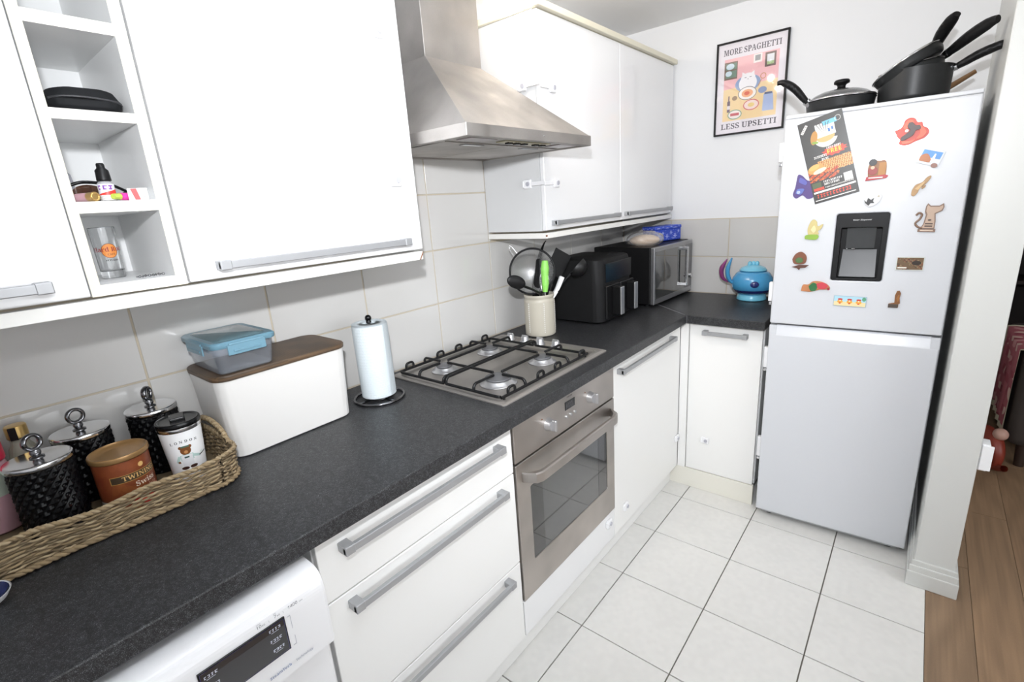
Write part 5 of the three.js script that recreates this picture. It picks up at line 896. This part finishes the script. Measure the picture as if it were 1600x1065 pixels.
// ------------------------------------------------------------------ pans on the fridge
const FT = 1.6905;
const panProfile = (r, h) => [[0, 0.0005], [r * 0.86, 0.0005], [r * 0.93, 0.004], [r * 0.975, 0.016], [r, h - 0.004], [r + 0.003, h], [r + 0.001, h + 0.001], [r - 0.003, h - 0.002], [r - 0.006, 0.014], [r * 0.85, 0.006], [0, 0.005]];
function panHandle(t, pts, from) {
  const h = part(t, 'handle', taper(pts, [0.013, 0.0165, 0.0185, 0.019, 0.0175, 0.011], 30, 14, 0.72), M.black, 'black moulded handle');
  part(h, 'ferrule', taper([from, pts[0], V(...pts[0]).lerp(V(...pts[1]), 0.25).toArray()], [0.0095, 0.0135, 0.015], 8, 12, 0.8), M.chrome, 'steel ferrule');
}
{ // low pan with lid
  const t = thing('saucepan', 'dark saucepan with domed glass lid standing on the fridge', 'pan', [1.36, FT, 1.098]);
  part(t, 'pan', lathe(panProfile(0.108, 0.04), 56), M.pan);
  panHandle(t, [[-0.058, 0.044, -0.096], [-0.066, 0.064, -0.112], [-0.074, 0.094, -0.136], [-0.08, 0.114, -0.16], [-0.084, 0.124, -0.182], [-0.086, 0.123, -0.196]], [-0.05, 0.034, -0.088]);
  const lid = thing('pan_lid', 'glass lid with steel rim and black knob on the low pan', 'lid', [1.36, FT + 0.042, 1.098]);
  part(lid, 'rim', lathe([[0.1, 0.0], [0.109, 0.0], [0.1115, 0.0035], [0.1085, 0.008], [0.1, 0.0095]], 56), M.chrome, 'steel rim');
  part(lid, 'glass', lathe([[0.1, 0.0095], [0.085, 0.021], [0.06, 0.031], [0.03, 0.0365], [0, 0.038], [0, 0.035], [0.03, 0.0335], [0.06, 0.028], [0.085, 0.018], [0.1, 0.0065]], 48), phy(lin(0.35, 0.36, 0.36), 0.06, { transmission: 0.8, thickness: 0.003 }));
  part(lid, 'knob', lathe([[0, 0.037], [0.014, 0.038], [0.0125, 0.046], [0.0155, 0.052], [0.0245, 0.056], [0.025, 0.063], [0.021, 0.068], [0, 0.069]], 28), M.black, 'black knob');
}
{ // deep pan with two more nested in it
  const t = thing('saucepan', 'deep dark saucepan with other pans stacked inside on the fridge', 'pan', [1.365, FT, 1.308]);
  part(t, 'pan', lathe(panProfile(0.1, 0.098), 56), M.pan);
  panHandle(t, [[-0.016, 0.086, 0.1], [-0.019, 0.096, 0.122], [-0.023, 0.11, 0.15], [-0.028, 0.121, 0.182], [-0.032, 0.128, 0.21], [-0.034, 0.129, 0.23]], [-0.014, 0.08, 0.093]);
  const nest = (label, y, zc, xc, tilt, r, h, pts, from, mat) => {
    const u = thing('saucepan', label, 'pan', [xc, FT + y, zc]);
    const g = lathe(panProfile(r, h), 48).rotateX(tilt); part(u, 'pan', g, M.pan);
    part(u, 'rim', new THREE.TorusGeometry(r + 0.001, 0.0036, 8, 56).rotateX(PI / 2).translate(0, h, 0).rotateX(tilt), mat, 'bright steel rim');
    panHandle(u, pts, from);
  };
  nest('medium dark pan nested in the deep saucepan on the fridge', 0.05, 1.305, 1.37, -0.2, 0.088, 0.06, [[-0.004, 0.084, 0.078], [-0.022, 0.095, 0.096], [-0.05, 0.111, 0.122], [-0.08, 0.125, 0.15], [-0.106, 0.133, 0.172], [-0.122, 0.134, 0.184]], [0.006, 0.076, 0.066], M.smoke);
  nest('small dark pan with bright rim tipped on top of the stack', 0.096, 1.297, 1.362, -0.55, 0.1, 0.034, [[0.0, 0.062, 0.05], [-0.016, 0.075, 0.058], [-0.042, 0.095, 0.068], [-0.068, 0.112, 0.08], [-0.09, 0.124, 0.09], [-0.102, 0.128, 0.096]], [0.008, 0.055, 0.045], M.chrome);
  const w = thing('wooden_spatula', 'brown wooden handle poking out behind the deep saucepan', 'spatula', [1.5, FT, 1.398]);
  part(w, 'handle', taper([[0.0, 0.0135, -0.12], [0.0, 0.036, -0.02], [0.01, 0.075, 0.05], [0.012, 0.086, 0.068]], [0.012, 0.013, 0.016, 0.012], 20, 12, 0.6), std(lin(0.26, 0.14, 0.06), 0.55), 'brown wooden handle');
}

// ------------------------------------------------------------------ framed print
{
  const t = thing('framed_print', 'black framed print reading MORE SPAGHETTI LESS UPSETTI on the wall', 'picture', [XE + 0.007, 1.913, 0.667], -PI / 2);
  const w = 0.317, h = 0.418, b = 0.008;
  part(t, 'frame', merge(box(-w / 2, w / 2, h / 2 - b, h / 2, 0.0005, 0.016, 0.001), box(-w / 2, w / 2, -h / 2, -h / 2 + b, 0.0005, 0.016, 0.001), box(-w / 2, -w / 2 + b, -h / 2 + b, h / 2 - b, 0.0005, 0.016, 0.001), box(w / 2 - b, w / 2, -h / 2 + b, h / 2 - b, 0.0005, 0.016, 0.001)), M.black);
  const art = canvasTex(900, 1200, (c, W, H) => {
    c.fillStyle = '#e9e4ea'; c.fillRect(0, 0, W, H); c.textAlign = 'center'; c.fillStyle = '#4a4650'; c.font = 'bold 106px serif';
    const fit = (s, y) => { c.save(); const m = c.measureText(s).width; c.translate(W / 2, y); c.scale(760 / m, 1); c.fillText(s, 0, 0); c.restore(); };
    fit('MORE SPAGHETTI', 150); fit('LESS UPSETTI', 1140);
    c.fillStyle = '#edb9bd'; c.fillRect(90, 200, 720, 830); c.fillStyle = '#eed3a2'; c.beginPath(); c.moveTo(90, 600); c.lineTo(810, 560); c.lineTo(810, 1030); c.lineTo(90, 1030); c.fill();
    c.fillStyle = '#7c6358'; c.fillRect(90, 240, 180, 230); c.fillStyle = '#6f8a7a'; c.fillRect(108, 258, 150, 190); c.fillStyle = '#cfe0ea'; c.beginPath(); c.ellipse(170, 300, 55, 40, 0, 0, 7); c.ellipse(150, 390, 45, 36, 0, 0, 7); c.fill(); c.fillStyle = '#7c6358'; c.fillRect(90, 340, 180, 16);
    c.fillStyle = '#efe9e6'; c.fillRect(480, 205, 110, 110); c.fillStyle = '#8d9094'; c.fillRect(500, 220, 70, 70);
    c.fillStyle = '#6e5a54'; c.fillRect(630, 215, 140, 180); c.fillStyle = '#dfe2e6'; c.fillRect(656, 240, 90, 130); c.fillStyle = '#a8bf8a'; c.fillRect(656, 330, 90, 40);
    c.fillStyle = '#8ea2c6'; c.beginPath(); c.ellipse(420, 560, 170, 110, 0, 0, 7); c.fill();
    // a plain white seated cat at a table
    c.fillStyle = '#f2f0f2'; c.beginPath(); c.ellipse(420, 560, 120, 110, 0, 0, 7); c.fill(); c.beginPath(); c.ellipse(420, 490, 96, 66, 0, 0, 7); c.fill(); c.beginPath(); c.moveTo(335, 480); c.lineTo(340, 405); c.lineTo(395, 440); c.moveTo(505, 480); c.lineTo(500, 405); c.lineTo(445, 440); c.fill();
    c.fillStyle = '#5c565c'; c.fillRect(372, 478, 26, 7); c.fillRect(440, 478, 26, 7); c.fillRect(412, 500, 14, 7);
    c.fillStyle = '#f6f1ec'; c.beginPath(); c.ellipse(420, 690, 120, 84, 0, 0, 7); c.fill(); c.strokeStyle = '#7d7478'; c.lineWidth = 8; c.stroke(); c.fillStyle = '#f0b184'; c.beginPath(); c.ellipse(420, 690, 76, 52, 0, 0, 7); c.fill(); c.fillStyle = '#dc6a4e'; c.beginPath(); c.ellipse(415, 690, 36, 26, 0, 0, 7); c.fill();
    c.strokeStyle = '#d06a70'; c.lineWidth = 12; c.fillStyle = '#f2dcd6'; c.beginPath(); c.ellipse(480, 850, 100, 66, 0, 0, 7); c.fill(); c.stroke(); c.fillStyle = '#e9cf86'; c.beginPath(); c.ellipse(480, 850, 44, 28, 0, 0, 7); c.fill();
    c.strokeStyle = '#7aa08a'; c.fillStyle = '#efe6e2'; c.beginPath(); c.ellipse(260, 950, 92, 60, 0, 0, 7); c.fill(); c.stroke(); c.fillStyle = '#c25860'; c.fillRect(200, 930, 120, 36);
    c.fillStyle = '#6f5a6c'; c.fillRect(150, 760, 40, 150); c.fillRect(162, 690, 16, 80); c.fillStyle = '#e6dee4'; c.fillRect(150, 820, 40, 50); c.fillStyle = '#a08468'; c.beginPath(); c.ellipse(250, 730, 36, 30, 0, 0, 7); c.fill();
    c.fillStyle = '#a9b8da'; c.beginPath(); c.moveTo(640, 740); c.lineTo(760, 740); c.lineTo(780, 960); c.lineTo(630, 960); c.fill(); c.fillStyle = '#5f6a8c'; c.fillRect(650, 720, 100, 26); c.fillStyle = '#8c9cc0'; c.beginPath(); c.ellipse(620, 680, 56, 42, 0, 0, 7); c.fill();
    c.strokeStyle = '#c98a5c'; c.lineWidth = 10; c.beginPath(); c.arc(620, 500, 34, 0, 7); c.stroke(); c.beginPath(); c.moveTo(600, 540); c.lineTo(560, 620); c.stroke();
  });
  part(t, 'print', new THREE.PlaneGeometry(w - 2 * b, h - 2 * b).translate(0, 0, 0.007), new THREE.MeshStandardMaterial({ map: art, roughness: 0.7 }));
  part(t, 'glazing', box(-w / 2 + b, w / 2 - b, -h / 2 + b, h / 2 - b, 0.0105, 0.012), phy(lin(1, 1, 1), 0.03, { transmission: 1, thickness: 0, ior: 1.5 }), 'clear picture glass');
}

// ------------------------------------------------------------------ beyond the partition: a corner of the sitting room
{
  const t = thing('wall_bracket', 'small white plastic bracket on the side of the partition wall', 'bracket', [1.12, 0.5, 1.626]);
  part(t, 'plate', merge(box(-0.02, 0.03, 0, 0.095, 0, 0.022, 0.003), box(-0.024, -0.016, 0.004, 0.091, 0.002, 0.03, 0.002)), M.plastic);
  const u = thing('armchair', 'dark armchair with red patterned throw beyond the partition wall', 'armchair', [2.62, 0, 2.27], -PI / 2);
  const dark = std(lin(0.035, 0.026, 0.022), 0.8), wood = std(lin(0.03, 0.015, 0.01), 0.5);
  part(u, 'seat', box(-0.3, 0.3, 0.16, 0.42, -0.3, 0.34, 0.04), dark);
  part(u, 'backrest', box(-0.3, 0.3, 0.3, 0.95, -0.42, -0.24, 0.05), dark);
  for (const s of [-1, 1]) part(u, 'armrest', box(s * 0.36 - 0.07, s * 0.36 + 0.07, 0.12, 0.6, -0.38, 0.34, 0.04), dark);
  for (const [x, z] of [[-0.36, -0.34], [0.36, -0.34], [-0.36, 0.28], [0.36, 0.28]]) part(u, 'leg', cyl(0.02, 0.026, 0.13, x, 0.0005, z, 14), wood);
  const thr = canvasTex(256, 256, (c, w, h) => { c.fillStyle = '#b0606a'; c.fillRect(0, 0, w, h); for (let i = 0; i < 70; i++) { c.fillStyle = ['#c98c8c', '#8f3d48', '#d8b4a8', '#a34c58'][i % 4]; c.beginPath(); c.ellipse((i * 97) % w, (i * 59) % h, 14, 8, i, 0, 7); c.fill(); } c.strokeStyle = '#d8ccb4'; c.lineWidth = 26; c.strokeRect(0, 0, w, h); });
  const tg = []; const n = 24; const prof = [[0.34, -0.24], [0.352, 0.12], [0.352, 0.4], [0.31, 0.62], [0.2, 0.63]];
  const throwG = new THREE.PlaneGeometry(1, 1, 24, 24); { const p = throwG.attributes.position; for (let i = 0; i < p.count; i++) { const a = p.getX(i) + 0.5, v = p.getY(i) + 0.5, L = v * 0.62; const over = L - 0.44; const zz = -0.22 + a * 0.54; const out = 0.012 * Math.sin(a * 22) * (1 - v) + 0.006 * Math.sin(a * 51 + 1); if (over < 0) p.setXYZ(i, -0.443 - Math.abs(out), 0.17 + L, zz); else p.setXYZ(i, -0.443 + Math.max(0, over), 0.612 + out * 0.3, zz); } throwG.computeVertexNormals(); }
  const tm = new THREE.MeshStandardMaterial({ map: thr, roughness: 0.95, side: THREE.DoubleSide });
  const w = thing('throw', 'red floral throw with cream border draped over the dark armchair', 'throw', [2.62, 0, 2.27], -PI / 2);
  part(w, 'cloth', throwG, tm);
  const c = thing('bookcase', 'tall dark bookcase against the sitting room wall', 'bookcase', [3.42, 0, 1.98], -PI / 2);
  const dk = std(lin(0.022, 0.014, 0.011), 0.6);
  part(c, 'carcass', merge(box(-0.33, -0.31, 0.001, 1.5, -0.15, 0.15), box(0.31, 0.33, 0.001, 1.5, -0.15, 0.15), box(-0.31, 0.31, 0.001, 1.5, -0.15, -0.14)), dk);
  for (let k = 0; k < 5; k++) part(c, 'shelf', box(-0.31, 0.31, 0.06 + k * 0.355, 0.08 + k * 0.355, -0.14, 0.148), dk);
  const cs = thing('storage_box', 'cream storage box on a shelf of the dark bookcase', 'box', [3.38, 0.791, 2.02], -PI / 2);
  part(cs, 'box', rloft([[0.0005, 0.2, 0.16, 0.02], [0.16, 0.22, 0.18, 0.02]], 0, 0), std(lin(0.5, 0.46, 0.36), 0.8)); part(cs, 'lid', rloft([[0.16, 0.228, 0.188, 0.02], [0.185, 0.228, 0.188, 0.02]], 0, 0), std(lin(0.4, 0.36, 0.28), 0.8));
  const r = thing('toy', 'small dark red wooden toy on the floor by the partition wall', 'toy', [2.3, 0, 1.775], 0.4);
  const rm = std(lin(0.22, 0.03, 0.015), 0.4);
  part(r, 'rocker', tube([[-0.16, 0.05, 0], [-0.08, 0.017, 0], [0.02, 0.017, 0], [0.1, 0.06, 0]], 0.016, 24, 10), rm);
  part(r, 'body', taper([[-0.1, 0.03, 0], [-0.09, 0.1, 0], [-0.04, 0.15, 0], [0.05, 0.155, 0], [0.09, 0.1, 0], [0.1, 0.06, 0]], [0.018, 0.03, 0.038, 0.036, 0.024, 0.016], 30, 12), rm);
  part(r, 'ball', ball(0.03, -0.07, 0.19, 0.01), std(lin(0.5, 0.3, 0.24), 0.5), 'pale pink ball');
}

renderer.render(scene, camera);
